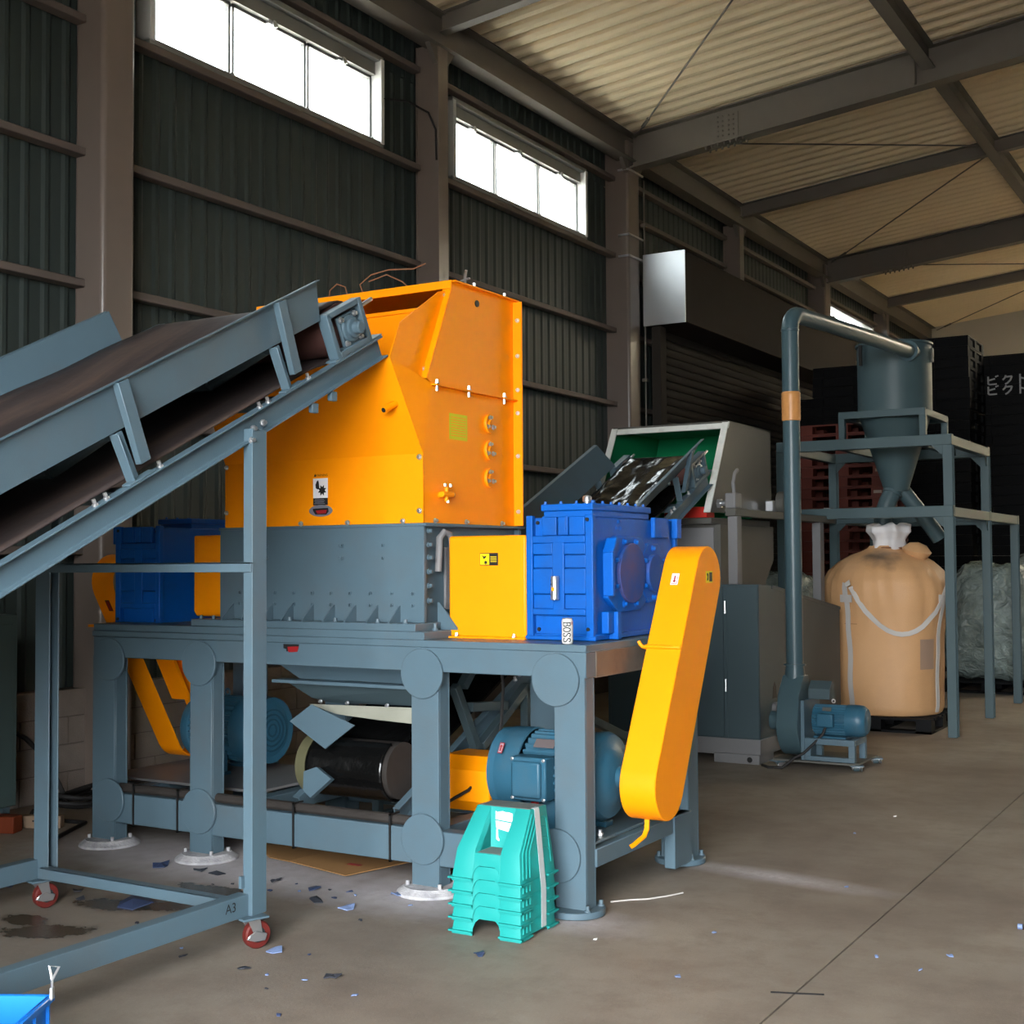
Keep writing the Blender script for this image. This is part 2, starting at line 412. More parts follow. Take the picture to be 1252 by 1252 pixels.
# left wall: backing, corrugated sheets, girts, concrete blocks
wl = MB()
ys = [FRONT] + [q for w in WINS for q in w] + [31.5]
wl.box(-7.52, -7.46, FRONT, 31.5, 0, WZ0).box(-7.52, -7.46, FRONT, 31.5, WZ1, 7.3)
for i in range(0, len(ys), 2): wl.box(-7.52, -7.46, ys[i], ys[i + 1], WZ0, WZ1)
wl.box(-7.52, -7.46, WINS[2][0], WINS[2][1], WZ0, W3Z)
wl = struct(wl.build('wall_left', SIDING))
def siding(y0, y1, z0, z1):
    pts = []; y = y0; P = .172
    while y < y1 - .01:
        for a, x in ((0, -7.425), (.090, -7.425), (.116, -7.412), (.146, -7.412), (.172, -7.425)):
            if y + a <= y1: pts.append((x, y + a))
        y += P
    m = MB(); n = len(pts)
    m.add([(x, q, z0) for x, q in pts] + [(x, q, z1) for x, q in pts], [(i, i + 1, n + i + 1, n + i) for i in range(n - 1)])
    ob = m.build('siding_sheet', SIDING, wl, smooth=0)
    return ob
for k in range(len(BAYS) - 1):
    y0, y1 = BAYS[k], BAYS[k + 1]
    w = [q for q in WINS if y0 < q[0] < y1]
    if w:
        siding(y0, y1, .74, (WZ0 if w[0][0] < 20 else W3Z) - .02); siding(y0, y1, WZ1 + .02, 7.0)
        siding(y0, w[0][0] - .05, WZ0, WZ1); siding(w[0][1] + .05, y1, WZ0, WZ1)
    else:
        siding(y0, y1, .74, 7.0)
CPROF = [(-.05, -.05), (.05, -.05), (.05, -.03), (-.044, -.03), (-.044, .03), (.05, .03), (.05, .05), (-.05, .05)]
for k in range(len(BAYS) - 1):
    y0, y1 = BAYS[k] + .12, BAYS[k + 1] - .12
    zs = [1.7, 2.65, 3.59, 4.53, 5.49, 6.47] if k < 3 or k > 4 else [1.7, 2.65, 3.59, 4.53, 5.3, 6.08, 6.52]
    for z in zs:
        MB().sweep([(a, b * .6) for a, b in ((-.05, -.05), (.05, -.05), (.05, .05), (-.05, .05))], (-7.33, y0, z), (-7.33, y1, z)).build('girt', SIDEG, wl, bev=.006)
# concrete block plinth wall: blocks are parts, joints recessed
box(-7.46, -7.262, 2.2, 15.0, 0, .742).build('block_mortar', MORTAR, wl)
_bm = {}
def block(y0, y1, z0, z1):
    key = (round(y1 - y0, 3), round(z1 - z0, 3))
    if key not in _bm:
        h, d = key[1] / 2, key[0] / 2
        _bm[key] = MB().box(-.03, .03, -d, d, -h, h).mesh('concrete_block', BLOCK, 0)
    o = bpy.data.objects.new('concrete_block', _bm[key]); COL.objects.link(o); o.parent = wl
    o.location = (-7.28 + random.uniform(-.002, .003), (y0 + y1) / 2, (z0 + z1) / 2)
for r in range(4):
    y = 4.6 + (.2 if r % 2 else 0)
    z0 = .004 + r * .187
    while y < 11.4:
        block(y, y + .39, z0, z0 + .178); y += .40

# other walls
struct(MB().box(-7.6, 9.2, 31.3, 31.5, 0, 9).build('wall_far', FARW))
g = GATE
struct(MB().box(-7.6, g[0], FRONT - .2, FRONT, 0, 9).box(g[1], 9.2, FRONT - .2, FRONT, 0, 9).box(g[0], g[1], FRONT - .2, FRONT, g[2], 9).build('wall_front', SIDING))
struct(MB().box(9.0, 9.2, FRONT, 31.5, 0, 9).build('wall_right', SIDING))

# roof: folded deck sheets, one per bay
ce = root_struct('ceiling')
DY = [FRONT - .2] + BAYS[:]
DY[-1] = 31.5
for k in range(len(DY) - 1):
    pts = []; y = DY[k]; n0 = round((DY[k + 1] - DY[k]) / .25); P = (DY[k + 1] - DY[k]) / n0
    for i in range(n0):
        for a, h in ((0, .075), (.08, .032), (.22, .006), (.38, 0), (.54, .006), (.68, .032), (.76, .075), (.79, .16), (.97, .16)): pts.append((y + a * P, h))
        y += P
    pts.append((DY[k + 1], 0))
    n = len(pts)
    for xa, xb in ([(-7.2, 9.2)] if DY[k] < 23 else [(-7.2, ADDED_SKYLIGHT[0]), (ADDED_SKYLIGHT[1], 9.2)]):
        MB().add([(xa, q, roof_z(xa) + h) for q, h in pts] + [(xb, q, roof_z(xb) + h) for q, h in pts], [(i, i + 1, n + i + 1, n + i) for i in range(n - 1)]).build('roof_sheet', DECK, ce, smooth=0)
RL = mat('added_translucent_sheet', (.8, .78, .70), .6)  # out-of-view panel, added to bring daylight into the far bays
_n = RL.node_tree; _t = _n.nodes.new('ShaderNodeBsdfTranslucent'); _t.inputs[0].default_value = (.34, .31, .25, 1); _n.links.new(_t.outputs[0], _n.nodes['Material Output'].inputs[0])
def cover(xa, xb, ya, yb, m, nm, dz=.15): MB().add([(xa, ya, roof_z(xa) + dz), (xb, ya, roof_z(xb) + dz), (xb, yb, roof_z(xb) + dz), (xa, yb, roof_z(xa) + dz)], [(0, 1, 2, 3)]).build(nm, m, ce)
cover(-7.6, 9.3, FRONT - .2, 23.15, DECK, 'roof_cover'); cover(-7.6, ADDED_SKYLIGHT[0], 23.15, 31.6, DECK, 'roof_cover'); cover(ADDED_SKYLIGHT[1], 9.3, 23.15, 31.6, DECK, 'roof_cover')
cover(ADDED_SKYLIGHT[0], ADDED_SKYLIGHT[1], 23.15, 31.6, RL, 'added_roof_light', .06)

# columns
COLS = [(2.35, 2.65, -7.40, -7.1), (6.34, 6.64, -7.40, -7.1), (10.55, 10.72, -7.37, -7.1), (14.84, 15.17, -7.46, -7.1), (18.74, 18.91, -7.37, -7.1), (23.0, 23.32, -7.46, -7.1), (27.15, 27.32, -7.37, -7.1)]
col_obs = []
for i, (y0, y1, x0, x1) in enumerate(COLS):
    if i in (2, 4, 6):   # H section mid posts
        ym = (y0 + y1) / 2
        m = MB().box(x0, x1, ym - .005, ym + .005, 0, 6.72).box(x1 - .014, x1, y0, y1, 0, 6.72).box(x0, x0 + .014, y0, y1, 0, 6.72)
        m.box(x0 + .014, x1 - .014, y0 + .01, y0 + .02, 0, 6.72)
        c = m.build('column', COLUMN)
    else:
        c = box(x0, x1, y0, y1, 0, 6.95 if i else 6.9).build('column', COLUMN, bev=.035, seg=3)
    struct(c); col_obs.append(c)
# eave beam (H section along the wall) with haunches at the posts
m = MB()
for z0, z1, a, b in ((6.69, 6.705, -7.25, -7.05), (7.015, 7.03, -7.25, -7.05), (6.705, 7.015, -7.155, -7.145)): m.box(a, b, 2.2, 31.3, z0, z1)
eb = struct(m.build('eave_beam', BEAM))
for (y0, y1, x0, x1) in COLS[1:]:
    MB().prism([(y0 - .14, 6.69), (y0, 6.52), (y1, 6.52), (y1 + .14, 6.69)], 'x', -7.16, -7.11).build('haunch_plate', BEAM, eb)
# main roof beams
def roof_beam(y, depth, w, x0, x1, name, tf=.02):
    m = MB()
    z0, z1 = roof_z(x0), roof_z(x1)
    for a, b, ww in ((0, -tf, w), (-depth + tf, -depth, w), (-tf, -depth + tf, .012)):
        m.add([(x0, y - ww / 2, z0 + a), (x1, y - ww / 2, z1 + a), (x1, y + ww / 2, z1 + a), (x0, y + ww / 2, z0 + a), (x0, y - ww / 2, z0 + b), (x1, y - ww / 2, z1 + b), (x1, y + ww / 2, z1 + b), (x0, y + ww / 2, z0 + b)],
              [(0, 1, 2, 3), (7, 6, 5, 4), (0, 4, 5, 1), (1, 5, 6, 2), (2, 6, 7, 3), (3, 7, 4, 0)])
    return struct(m.build(name, BEAM, smooth=0))
for y in (6.5, 15.0, 23.16):
    rb = roof_beam(y, .44, .2, -7.1, 9.0, 'roof_beam')
    xs = -5.84; zc = roof_z(xs) - .22
    q = MB().box(xs - .16, xs + .16, y - .020, y - .006, zc - .17, zc + .15); q.build('splice_plate', BEAM, rb)
    b = MB()
    for i in (-.1, -.04, .04, .1):
        for j in (-.12, -.06, 0, .06, .12): b.bolt((xs + i, y - .020, zc + j), (0, -1, 0), .011, .014)
    for i in range(7):
        for dy in (-.07, .07): b.bolt((xs - .24 + i * .08, y + dy, roof_z(xs - .24 + i * .08) - .44), (0, 0, -1), .016, .03)
    stuff(b.build('splice_bolts', BEAM, rb))
    MB().box(-3.55, -3.535, y - .1, y + .1, roof_z(-3.5) - .42, roof_z(-3.5) - .02).build('stiffener', BEAM, rb)
for y in (10.63, 18.82, 27.24):
    roof_beam(y, .20, .12, -7.1, 9.0, 'purlin', .012)
for x in (-3.4, .4):
    m = MB(); z = roof_z(x)
    for a, b, w in ((-.002, -.014, .15), (-.236, -.25, .15), (-.014, -.236, .008)): m.box(x - w / 2, x + w / 2, FRONT + .1, 31.3, z + b, z + a)
    struct(m.build('ridge_purlin', BEAM))
for (y0, x0), (y1, x1) in (((14.85, -7.0), (10.7, -3.4)), ((6.6, -7.0), (10.6, -3.4)), ((15.1, -7.0), (18.7, -3.4)), ((23.05, -7.0), (18.9, -3.4)), ((23.3, -7.0), (27.1, -3.4)), ((31.2, -7.0), (27.3, -3.4))):
    p0 = Vector((x0, y0, roof_z(x0) - .09)); p1 = Vector((x1, y1, roof_z(x1) - .12))
    br = struct(MB().cyl(p0, p1, .011, n=8).build('brace_rod', BEAM))
    d = (p1 - p0).normalized()
    MB().cyl(p0 + d * .35, p0 + d * .6, .022, n=8).build('turnbuckle', BEAM, br)
# wind girder behind the far bay
# windows
WF = mat('window_frame_metal', (.22, .22, .21), .45, metal=.3)
WJ = mat('window_jamb_metal', (.62, .62, .60), .5)
for i, (y0, y1) in enumerate(WINS):
    w = root_struct('window_%d' % (i + 1), (-7.4, (y0 + y1) / 2, 5.9))
    xo, xi = -7.50, -7.30
    WZ0 = 5.56 if i < 2 else W3Z
    fr = MB().box(xo, xi, y0 - .04, y1 + .04, WZ0 - .03, WZ0 + .02).box(xo, xi, y0 - .04, y1 + .04, WZ1 - .02, WZ1 + .03)
    fr.build('window_frame', WF, w, bev=.004)
    MB().box(xo, xi + .012, y0 - .04, y0 + .012, WZ0, WZ1).build('window_jamb', WJ, w, bev=.004)
    MB().box(xo, xi + .012, y1 - .012, y1 + .04, WZ0, WZ1).build('window_jamb', WJ, w, bev=.004)
    n = 3; L = (y1 - y0) / n
    for k in range(n):
        a, b = y0 + k * L + .012, y0 + (k + 1) * L - .012
        gt = WZ1 - .16 if i < 2 else WZ1 - .03
        gl = box(-7.432, -7.426, a + .02, b - .02, WZ0 + .04, gt).build('window_pane', GLASS, w)
        fm = MB().box(-7.45, -7.41, a, b, WZ0 + .02, WZ0 + .045).box(-7.45, -7.41, a, b, WZ1 - .165, WZ1 - .14).box(-7.45, -7.41, a, a + .022, WZ0 + .02, WZ1 - .14).box(-7.45, -7.41, b - .022, b, WZ0 + .02, WZ1 - .14)
        fm.build('sash', WF, w)
        MB().box(-7.41, -7.375, (a + b) / 2 - .06, (a + b) / 2 + .06, WZ1 - .165, WZ1 - .135).box(-7.39, -7.355, (a + b) / 2 - .015, (a + b) / 2 + .015, WZ1 - .19, WZ1 - .13).build('latch', CHROME, w)
        MB().box(-7.41, -7.385, b - .02, b + .03, WZ0 + .04, WZ0 + .075).build('stay_bracket', WF, w)
    if i < 2: MB().box(-7.50, -7.36, y0, y1, WZ1 - .14, WZ1 - .02).build('head_panel', WF, w)
# roller shutter behind the second machine
dr = root_struct('door_1', (-6.9, 18.9, 0))
MB().box(-7.08, -6.5, 15.2, 22.75, 4.62, 5.52).build('shutter_housing', SHUTBOX, dr, bev=.006)
MB().box(-7.07, -6.49, 15.19, 15.205, 4.61, 5.53).build('housing_end_panel', GALV, dr)
for y in (15.42, 22.5): MB().box(-7.02, -6.9, y - .09, y + .09, 0, 4.62).build('guide_rail', SHUTBOX, dr)
sm = MB().prism([(-.025, -.052), (0.0, -.05), (.012, -.03), (.016, 0), (.012, .03), (0.0, .048), (-.025, .052)], 'y', -3.46, 3.46).mesh('shutter_slat', SHUT, 35)
for k in range(43):
    o = bpy.data.objects.new('shutter_slat', sm); COL.objects.link(o); o.parent = dr; o.location = (-.07, 0.05, .055 + k * .107)
# conduit and cable runs on the column between the windows
cd = thing('conduit_pipe', 'thin grey conduit pipe strapped up the corner column beside the shutter housing', 'pipe', (-7.06, 15.22, 0))
MB().cyl((-7.06, 15.22, 0), (-7.06, 15.22, 6.5), .012, n=8).build('pipe', BEAM, cd)
for z in (6.55, 5.72, 5.45):
    MB().box(-7.235, -7.075, 14.81, 14.835, z, z + .022).box(-7.095, -7.075, 14.81, 15.24, z, z + .022).build('strap', CHROME, cd)
for z in (5.9, 3.9): MB().box(-7.10, -7.03, 15.19, 15.25, z, z + .04).build('clamp', BEAM, cd)
cb = MB().tube([(-7.30, 9.9, 6.0), (-7.22, 10.2, 6.05), (-7.15, 10.45, 6.0), (-7.12, 10.53, 5.85), (-7.115, 10.535, 5.55)], .011, 6).build('hanging_cable', DARK)
tag(cb, 'thin dark cable looping out of the wall over the post between the two windows', 'cable')
# ================================================================== THE SHREDDER (one bolted machine)
SH = thing('industrial_shredder', 'big shredder with orange hopper, yellow belt guard and blue gearboxes on a grey steel bed', 'shredder', (-4.35, 5.93, 0))
FY = 5.26
# --- bed
bed = MB().box(-5.95, -2.752, FY, FY + .10, 1.072, 1.19).box(-5.95, -2.752, 6.44, 6.56, 1.072, 1.19)
DIRTY = mat('grimy_steel', (.13, .105, .085), .5, var=.3, scale=6, dirt=(.05, .045, .04), dirt_scale=5, dirt_amt=.7)
box(-2.85, -2.75, FY + .10, 6.44, 1.068, 1.19).build('end_rail', DIRTY, SH, bev=.004, label='grimy brown end rail of the bed')
bed.box(-5.95, -5.85, FY + .10, 6.44, 1.072, 1.19)
for x in (-5.2, -3.66): bed.box(x, x + .1, FY + .10, 6.44, 1.08, 1.19)
bed = bed.build('bed_frame', STEEL, SH, bev=.004)
box(-5.955, -2.748, FY - .006, 6.57, 1.19, 1.223).build('bed_plate', STEEL, SH, bev=.003)
LEGS = [(-5.954, -5.775), (-5.19, -5.03), (-3.715, -3.555), (-2.918, -2.76)]
def leg(x0, x1, y0, y1):
    m = MB().box(x0, x1, y0, y0 + .012, .03, 1.08).box(x0, x1, y1 - .012, y1, .03, 1.08).box((x0 + x1) / 2 - .006, (x0 + x1) / 2 + .006, y0 + .012, y1 - .012, .03, 1.08).box(x0, x0 + .01, y0 + .012, y1 - .012, .03, 1.08).box(x1 - .01, x1, y0 + .012, y1 - .012, .03, 1.08)
    o = m.build('leg', STEEL, SH, bev=.003)
    xm, ym = (x0 + x1) / 2, (y0 + y1) / 2
    MB().cyl((xm, ym, .004), (xm, ym, .034), .135, n=28).build('base_plate', GROUT if x0 < -3.5 and y0 < 6 else STEEL, o, bev=.003)
    b = MB()
    for a in (35, 145, 215, 325): b.bolt((xm + .115 * math.cos(R(a)), ym + .115 * math.sin(R(a)), .032), (0, 0, 1), .012, .025)
    stuff(b.build('anchor_bolts', GROUT if x0 < -3.5 and y0 < 6 else STEEL, o))
    return o
for x0, x1 in LEGS:
    leg(x0, x1, FY, FY + .10); leg(x0, x1, 6.42, 6.56)
    if x0 < -3.5: MB().lathe([(.172, 0), (.168, .012), (.14, .03), (.134, .037), (.09, .039)], ((x0 + x1) / 2, FY + .05, .002), n=28).build('grout_pad', GROUT, SH)
for x in (-5.81, -5.115, -3.645, -2.905):
    for z in (1.062, .265):
        for y, s in ((FY, -1), (6.56, 1)):
            disc((x, y, z), (0, s, 0), .122, .016, 40).build('gusset_disc', STEEL, SH, bev=.003)
# bottom beams
for a, b in ((-5.93, -3.72), (-3.56, -2.78)):
    box(a, b, FY + .006, FY + .09, .14, .308).build('bottom_beam', STEEL, SH, bev=.004)
box(-5.93, -2.78, 6.45, 6.55, .14, .305).build('bottom_beam', STEEL, SH, bev=.004)
MB().box(-2.80, -2.75, FY + .09, 6.42, .21, .292).box(-2.80, -2.74, 6.20, 6.42, .03, .292).build('end_beam', STEEL, SH, bev=.003)
for x in (-5.9, -5.02, -3.70): box(x, x + .09, FY + .09, 6.45, .20, .30).build('cross_beam', STEEL, SH, bev=.003)
box(-3.45, -2.80, 5.36, 6.40, .292, .306).build('motor_bed_plate', STEEL, SH, bev=.002)
box(-6.30, -5.05, 5.66, 6.50, .300, .316).build('motor_bed_plate', GREYL, SH, bev=.002)
MB().tube([(-5.9, FY + .05, .33), (-5.2, FY + .05, .335), (-4.4, FY + .048, .335), (-3.75, FY + .05, .333)], .026, 10).build('rubber_hose', HOSE, SH)
for x in (-5.625, -5.285, -4.463, -3.848):
    MB().box(x - .005, x + .005, FY - .001, FY + .10, .132, .140).box(x - .005, x + .005, FY - .001, FY + .007, .132, .366).box(x - .005, x + .005, FY - .001, FY + .08, .358, .366).build('cable_tie', BLACK, SH)
# red badge on the bed
flat([(-.05, .022), (.055, .022), (.045, -.012), (-.03, -.016), (-.03, -.004), (-.05, 0)], (-4.476, FY, 1.160), (1, 0, 0), (0, 0, 1)).build('badge', BLACK, SH, smooth=0)
flat([(-.028, .010), (.048, .014), (.040, -.014), (-.020, -.018)], (-4.470, FY - .0012, 1.158), (1, 0, 0), (0, 0, 1)).build('badge_emblem', REDI, SH, smooth=0)

# --- cutting chamber
box(-5.955, -3.64, FY + .004, 6.50, 1.223, 1.262).build('chamber_base_plate', STEEL, SH, bev=.003)
box(-5.20, -3.70, FY + .015, 6.46, 1.262, 1.300).build('chamber_flange', STEEL, SH, bev=.003)
CH = MB().box(-5.085, -3.72, 5.38, 5.405, 1.30, 1.795).box(-5.085, -3.72, 6.315, 6.34, 1.30, 1.795).box(-5.06, -3.75, 5.405, 6.315, 1.30, 1.79)
CH.box(-5.09, -3.70, 5.372, 6.35, 1.783, 1.799)
ch = CH.build('cutting_chamber', STEEL, SH, bev=.003)
for i in range(9):
    x = -3.868 - .1395 * i
    MB().prism([(5.38, 1.30), (5.385, 1.385), (5.375, 1.385), (5.285, 1.305), (5.285, 1.30)], 'x', x - .005, x + .005).build('gusset', STEEL, ch, smooth=0)
MB().prism([(-3.72, 1.30), (-3.72, 1.40), (-3.71, 1.40), (-3.60, 1.272), (-3.60, 1.262), (-3.72, 1.262)], 'y', 5.50, 5.51).build('gusset', STEEL, ch, smooth=0)
b = MB()
for x in (-4.235, -3.975, -3.72 - 1.02, -3.72 - .53):
    for z in (1.69, 1.625): b.bolt((x, 5.38, z), (0, -1, 0), .010, .012)
for x in (-3.79, -3.92, -4.055, -4.185, -4.31, -4.435, -4.56, -4.69, -4.81, -4.94):
    for z in (1.445, 1.385): b.bolt((x, 5.38, z), (0, -1, 0), .010, .012)
for z in (1.76, 1.69, 1.625, 1.555, 1.485, 1.41): b.bolt((-3.72, 5.42, z), (1, 0, 0), .012, .022)
for x in (-3.78, -3.95, -4.22, -4.52, -4.82, -5.06, -5.15): b.bolt((x, 5.305, 1.30), (0, 0, 1), .012, .016)
b.bolt((-3.68, 5.42, 1.262), (0, 0, 1), .013, .03)
stuff(b.build('bolt_heads', STEEL, ch))
MB().tube([(-3.715, 5.50, 1.555), (-3.712, 5.505, 1.64), (-3.712, 5.51, 1.725), (-3.70, 5.535, 1.755), (-3.69, 5.57, 1.745), (-3.69, 5.585, 1.71), (-3.69, 5.58, 1.68)], [.018, .018, .018, .018, .016, .014, .010], 10).build('lifting_hook', GREYL, ch)
box(-3.75, -3.735, 5.60, 6.20, 1.36, 1.68).build('side_plate', GREYL, ch, bev=.003)

# --- orange hopper
HX0, HX1 = -5.045, -3.72
HP = MB()
HP.box(HX0, HX1, 5.378, 5.384, 1.80, 2.147)                                   # lower front
HP.plate([(HX0, 5.378, 2.147), (HX1, 5.378, 2.147), (HX1 - .03, 5.14, 2.60), (HX0 + .03, 5.14, 2.60)], .006, (0, -.88, -.46))
for x, s in ((HX1, 1), (HX0, -1)):
    side = [(x, 5.658, 3.06), (x, 6.30, 3.06), (x, 6.30, 1.80), (x, 5.38, 1.80), (x, 5.38, 2.147), (x, 5.465, 2.508), (x, 5.415, 2.535)]
    HP.plate(side, .006, (s, 0, 0))
    HP.plate([(x - s * .03, 5.142, 2.60), (x, 5.465, 2.508), (x, 5.38, 2.147)], .006, (s, -.1, 0))
HP.box(HX0, HX1, 6.294, 6.30, 1.80, 3.06)
HP.box(HX0 - .005, HX1 + .005, 5.64, 6.31, 3.055, 3.065)
hop = HP.build('hopper', ORANGE, SH, smooth=0)
for x, s in ((HX1 - .035, 1), (HX0 + .035, -1)):
    MB().plate([(x, 5.142, 2.60), (x, 5.23, 2.786), (x, 5.574, 2.999), (x, 5.66, 3.02), (x, 5.47, 2.505)], .005, (s, 0, 0)).build('cheek_plate', ORANGE, hop, smooth=0)
    MB().add([(x - s * .02, 5.413, 2.53), (x + s * .037, 5.409, 2.53), (x + s * .037, 5.652, 3.055), (x - s * .02, 5.656, 3.055), (x - s * .02, 5.419, 2.53), (x + s * .037, 5.415, 2.53), (x + s * .037, 5.658, 3.055), (x - s * .02, 5.662, 3.055)],
             [(0, 1, 2, 3), (7, 6, 5, 4), (0, 4, 5, 1), (1, 5, 6, 2), (2, 6, 7, 3), (3, 7, 4, 0)]).build('mouth_flange', ORANGE, hop, smooth=0)
MB().box(HX0 - .004, HX1 + .004, 5.632, 5.645, 3.025, 3.068).build('top_lip', ORANGE, hop, bev=.002)
MB().plate([(HX0 + .01, 5.78, 2.965), (HX1 - .01, 5.78, 2.965), (HX1 - .01, 5.68, 2.30), (HX0 + .01, 5.68, 2.30)], .006, (0, -1, .1)).build('inner_baffle', ORANGE, hop, smooth=0)
box(HX0 + .01, HX1 - .01, 5.765, 5.79, 2.955, 2.975).build('baffle_edge', ORANGE, hop)
MB().box(HX1, HX1 + .055, 6.265, 6.275, 1.802, 3.055).build('rear_flange', ORANGE, hop)
MB().box(HX1, HX1 + .03, 5.45, 6.30, 2.497, 2.505).build('seam_flange', ORANGE, hop)
MB().box(HX1 - .01, HX1 + .028, 5.64, 6.29, 3.058, 3.066).build('lid_flange', ORANGE, hop)
b = MB()
for z in (2.95, 2.75, 2.56, 2.43, 2.19, 1.88): b.bolt((HX1 + .03, 6.265, z), (0, -1, 0), .010, .012)
for y in (5.48, 5.78, 6.14): b.bolt((HX1 + .016, y, 2.505), (0, 0, 1), .011, .02); b.cyl((HX1 + .016, y, 2.47), (HX1 + .016, y, 2.5), .008, n=8)
for y in (5.84, 6.15): b.bolt((HX1 + .014, y, 3.06), (0, 0, 1), .011, .022)
for p in ((-3.755, 5.635, 2.99), (-3.755, 5.445, 2.58)): b.bolt(p, (0, -1, 0), .012, .014)
for z in (2.13, 1.86): b.bolt((HX1 - .022, 5.378, z), (0, -1, 0), .012, .012)
for x in (-3.84, -4.19, -4.5, -4.85): b.bolt((x, 5.372, 1.81), (0, -1, 0), .011, .012)
for y in (5.47, 5.76, 6.12): b.bolt((HX1 + .006, y, 1.812), (1, 0, 0), .011, .014)
for z in (2.13, 1.88): b.bolt((HX0 + .012, 5.378, z), (0, -1, 0), .010, .01)
stuff(b.build('bolt_heads', CHROME, hop))
MB().cyl((HX1, 5.885, 2.985), (HX1 + .006, 5.885, 2.985), .018, n=14).build('lifting_hole', BLACK, hop)
for z in (2.348, 2.204, 2.054):
    o = MB().cyl((HX1, 6.0, z), (HX1 + .008, 6.0, z), .052, n=28).build('vent_disc', ORANGE, hop, bev=.003)
    MB().tube([(HX1 + .012, 6.0 + .046 * math.cos(t), z + .05 * math.sin(t)) for t in [R(100 + 12 * k) for k in range(16)]], .006, 6).build('rim', ORANGE, o)
    MB().tube([(HX1 + .010, 5.985, z - .012), (HX1 + .016, 5.982, z + .004), (HX1 + .014, 5.996, z + .02)], .006, 6).build('tab', ORANGE, o)
    q = MB()
    for dy, dz in ((.0, .034), (-.026, -.016), (.030, -.016)): q.bolt((HX1 + .008, 6.0 + dy, z + dz), (1, 0, 0), .011, .014)
    stuff(q.build('bolt_heads', CHROME, o))
# yellow notice with ruled lines
o = flat(rect(.17, .135), (HX1, 5.70, 2.305), (0, 1, 0), (0, 0, 1)).build('notice_label', YELG, hop, smooth=0)
m = MB()
for k in range(8): m.add(flat(rect(.145, .004, 0, .048 - k * .0135), (HX1, 5.70, 2.305), (0, 1, 0), (0, 0, 1), .0006, .001).v, [(0, 1, 2, 3)])
stuff(m.build('small_print', ORANGE, o, smooth=0))
# valve tee, pipe stub
v = MB().cyl((HX1, 5.52, 1.945), (HX1 + .05, 5.52, 1.945), .016, n=14).cyl((HX1 + .045, 5.475, 1.945), (HX1 + .045, 5.575, 1.945), .015, n=14).cyl((HX1 + .045, 5.52, 1.91), (HX1 + .045, 5.52, 1.985), .011, n=12)
v = v.build('valve', ORANGE, hop, bev=.002)
q = MB()
for p in ((HX1 + .05, 5.50, 1.985), (HX1 + .05, 5.55, 1.985), (HX1 + .05, 5.525, 1.902)): q.cyl(p, (p[0], p[1], p[2] + .014), .009, n=8)
q.cyl((HX1 + .045, 5.575, 1.945), (HX1 + .045, 5.582, 1.945), .012, n=12)
stuff(q.build('valve_screws', CHROME, v))
d = Vector((0, -.88, -.46)).normalized(); p0 = Vector((-3.80, 5.252, 2.39))
MB().cyl(p0, p0 + d * .085 + Vector((-.015, 0, 0)), .018, n=16).build('pipe_stub', ORANGE, hop)
MB().cyl(p0 + d * .0851 + Vector((-.015, 0, 0)), p0 + d * .087 + Vector((-.015, 0, 0)), .012, n=14).build('stub_bore', BLACK, hop)
# warning pictogram: fingers and toothed wheel, with text panels above and below
X0, Z0 = -4.375, 1.995
U, W = (1, 0, 0), (0, 0, 1)
o = flat(rect(.098, .104), (X0, 5.378, Z0), U, W).build('warning_label', WHITE, hop, smooth=0)
flat(rect(.098, .038, 0, -.071), (X0, 5.378, Z0), U, W).build('text_panel', BLACK, o, smooth=0)
flat(star(.030, .017, 8, .012, -.012), (X0, 5.377, Z0), U, W).build('pictogram', BLACK, o, smooth=0)
flat([(-.03, .0), (-.032, .018), (-.024, .036), (-.014, .042), (-.010, .028), (-.008, .010), (-.006, -.004), (-.018, -.006)], (X0, 5.377, Z0), U, W).build('pictogram', BLACK, o, smooth=0)
flat([(-.046, .006), (-.038, .022), (-.030, .006)], (X0 + .002, 5.378, Z0 + .055), U, W).build('warning_triangle', BLACK, o, smooth=0)
stuff(text_mb('WARNING', .017, (X0 + .008, 5.377, Z0 + .067), U, W).build('lettering', BLACK, o, smooth=0))
m = MB()
for k in range(4):
    c = flat(rect(.060 + .012 * (k % 2), .003, -.006, -.060 - .007 * k), (X0, 5.377, Z0), U, W, .0005, .0005); m.add(c.v, c.f)
stuff(m.build('small_print', BADGE, o, smooth=0))
ov = [(.078 * math.cos(2 * math.pi * k / 36), .031 * math.sin(2 * math.pi * k / 36)) for k in range(36)]
o = flat(ov, (-4.372, 5.378, 1.876), U, W, .003).build('oval_nameplate', BADGE, hop, smooth=0)
flat([(-.052, .012), (.05, .014), (.054, -.006), (.038, -.020), (-.034, -.020), (-.05, 0)], (-4.372, 5.375, 1.876), U, W).build('nameplate_field', BLACK, o, smooth=0)
flat([(-.034, .004), (.040, .006), (.034, -.012), (-.022, -.014)], (-4.370, 5.374, 1.874), U, W).build('nameplate_emblem', REDI, o, smooth=0)

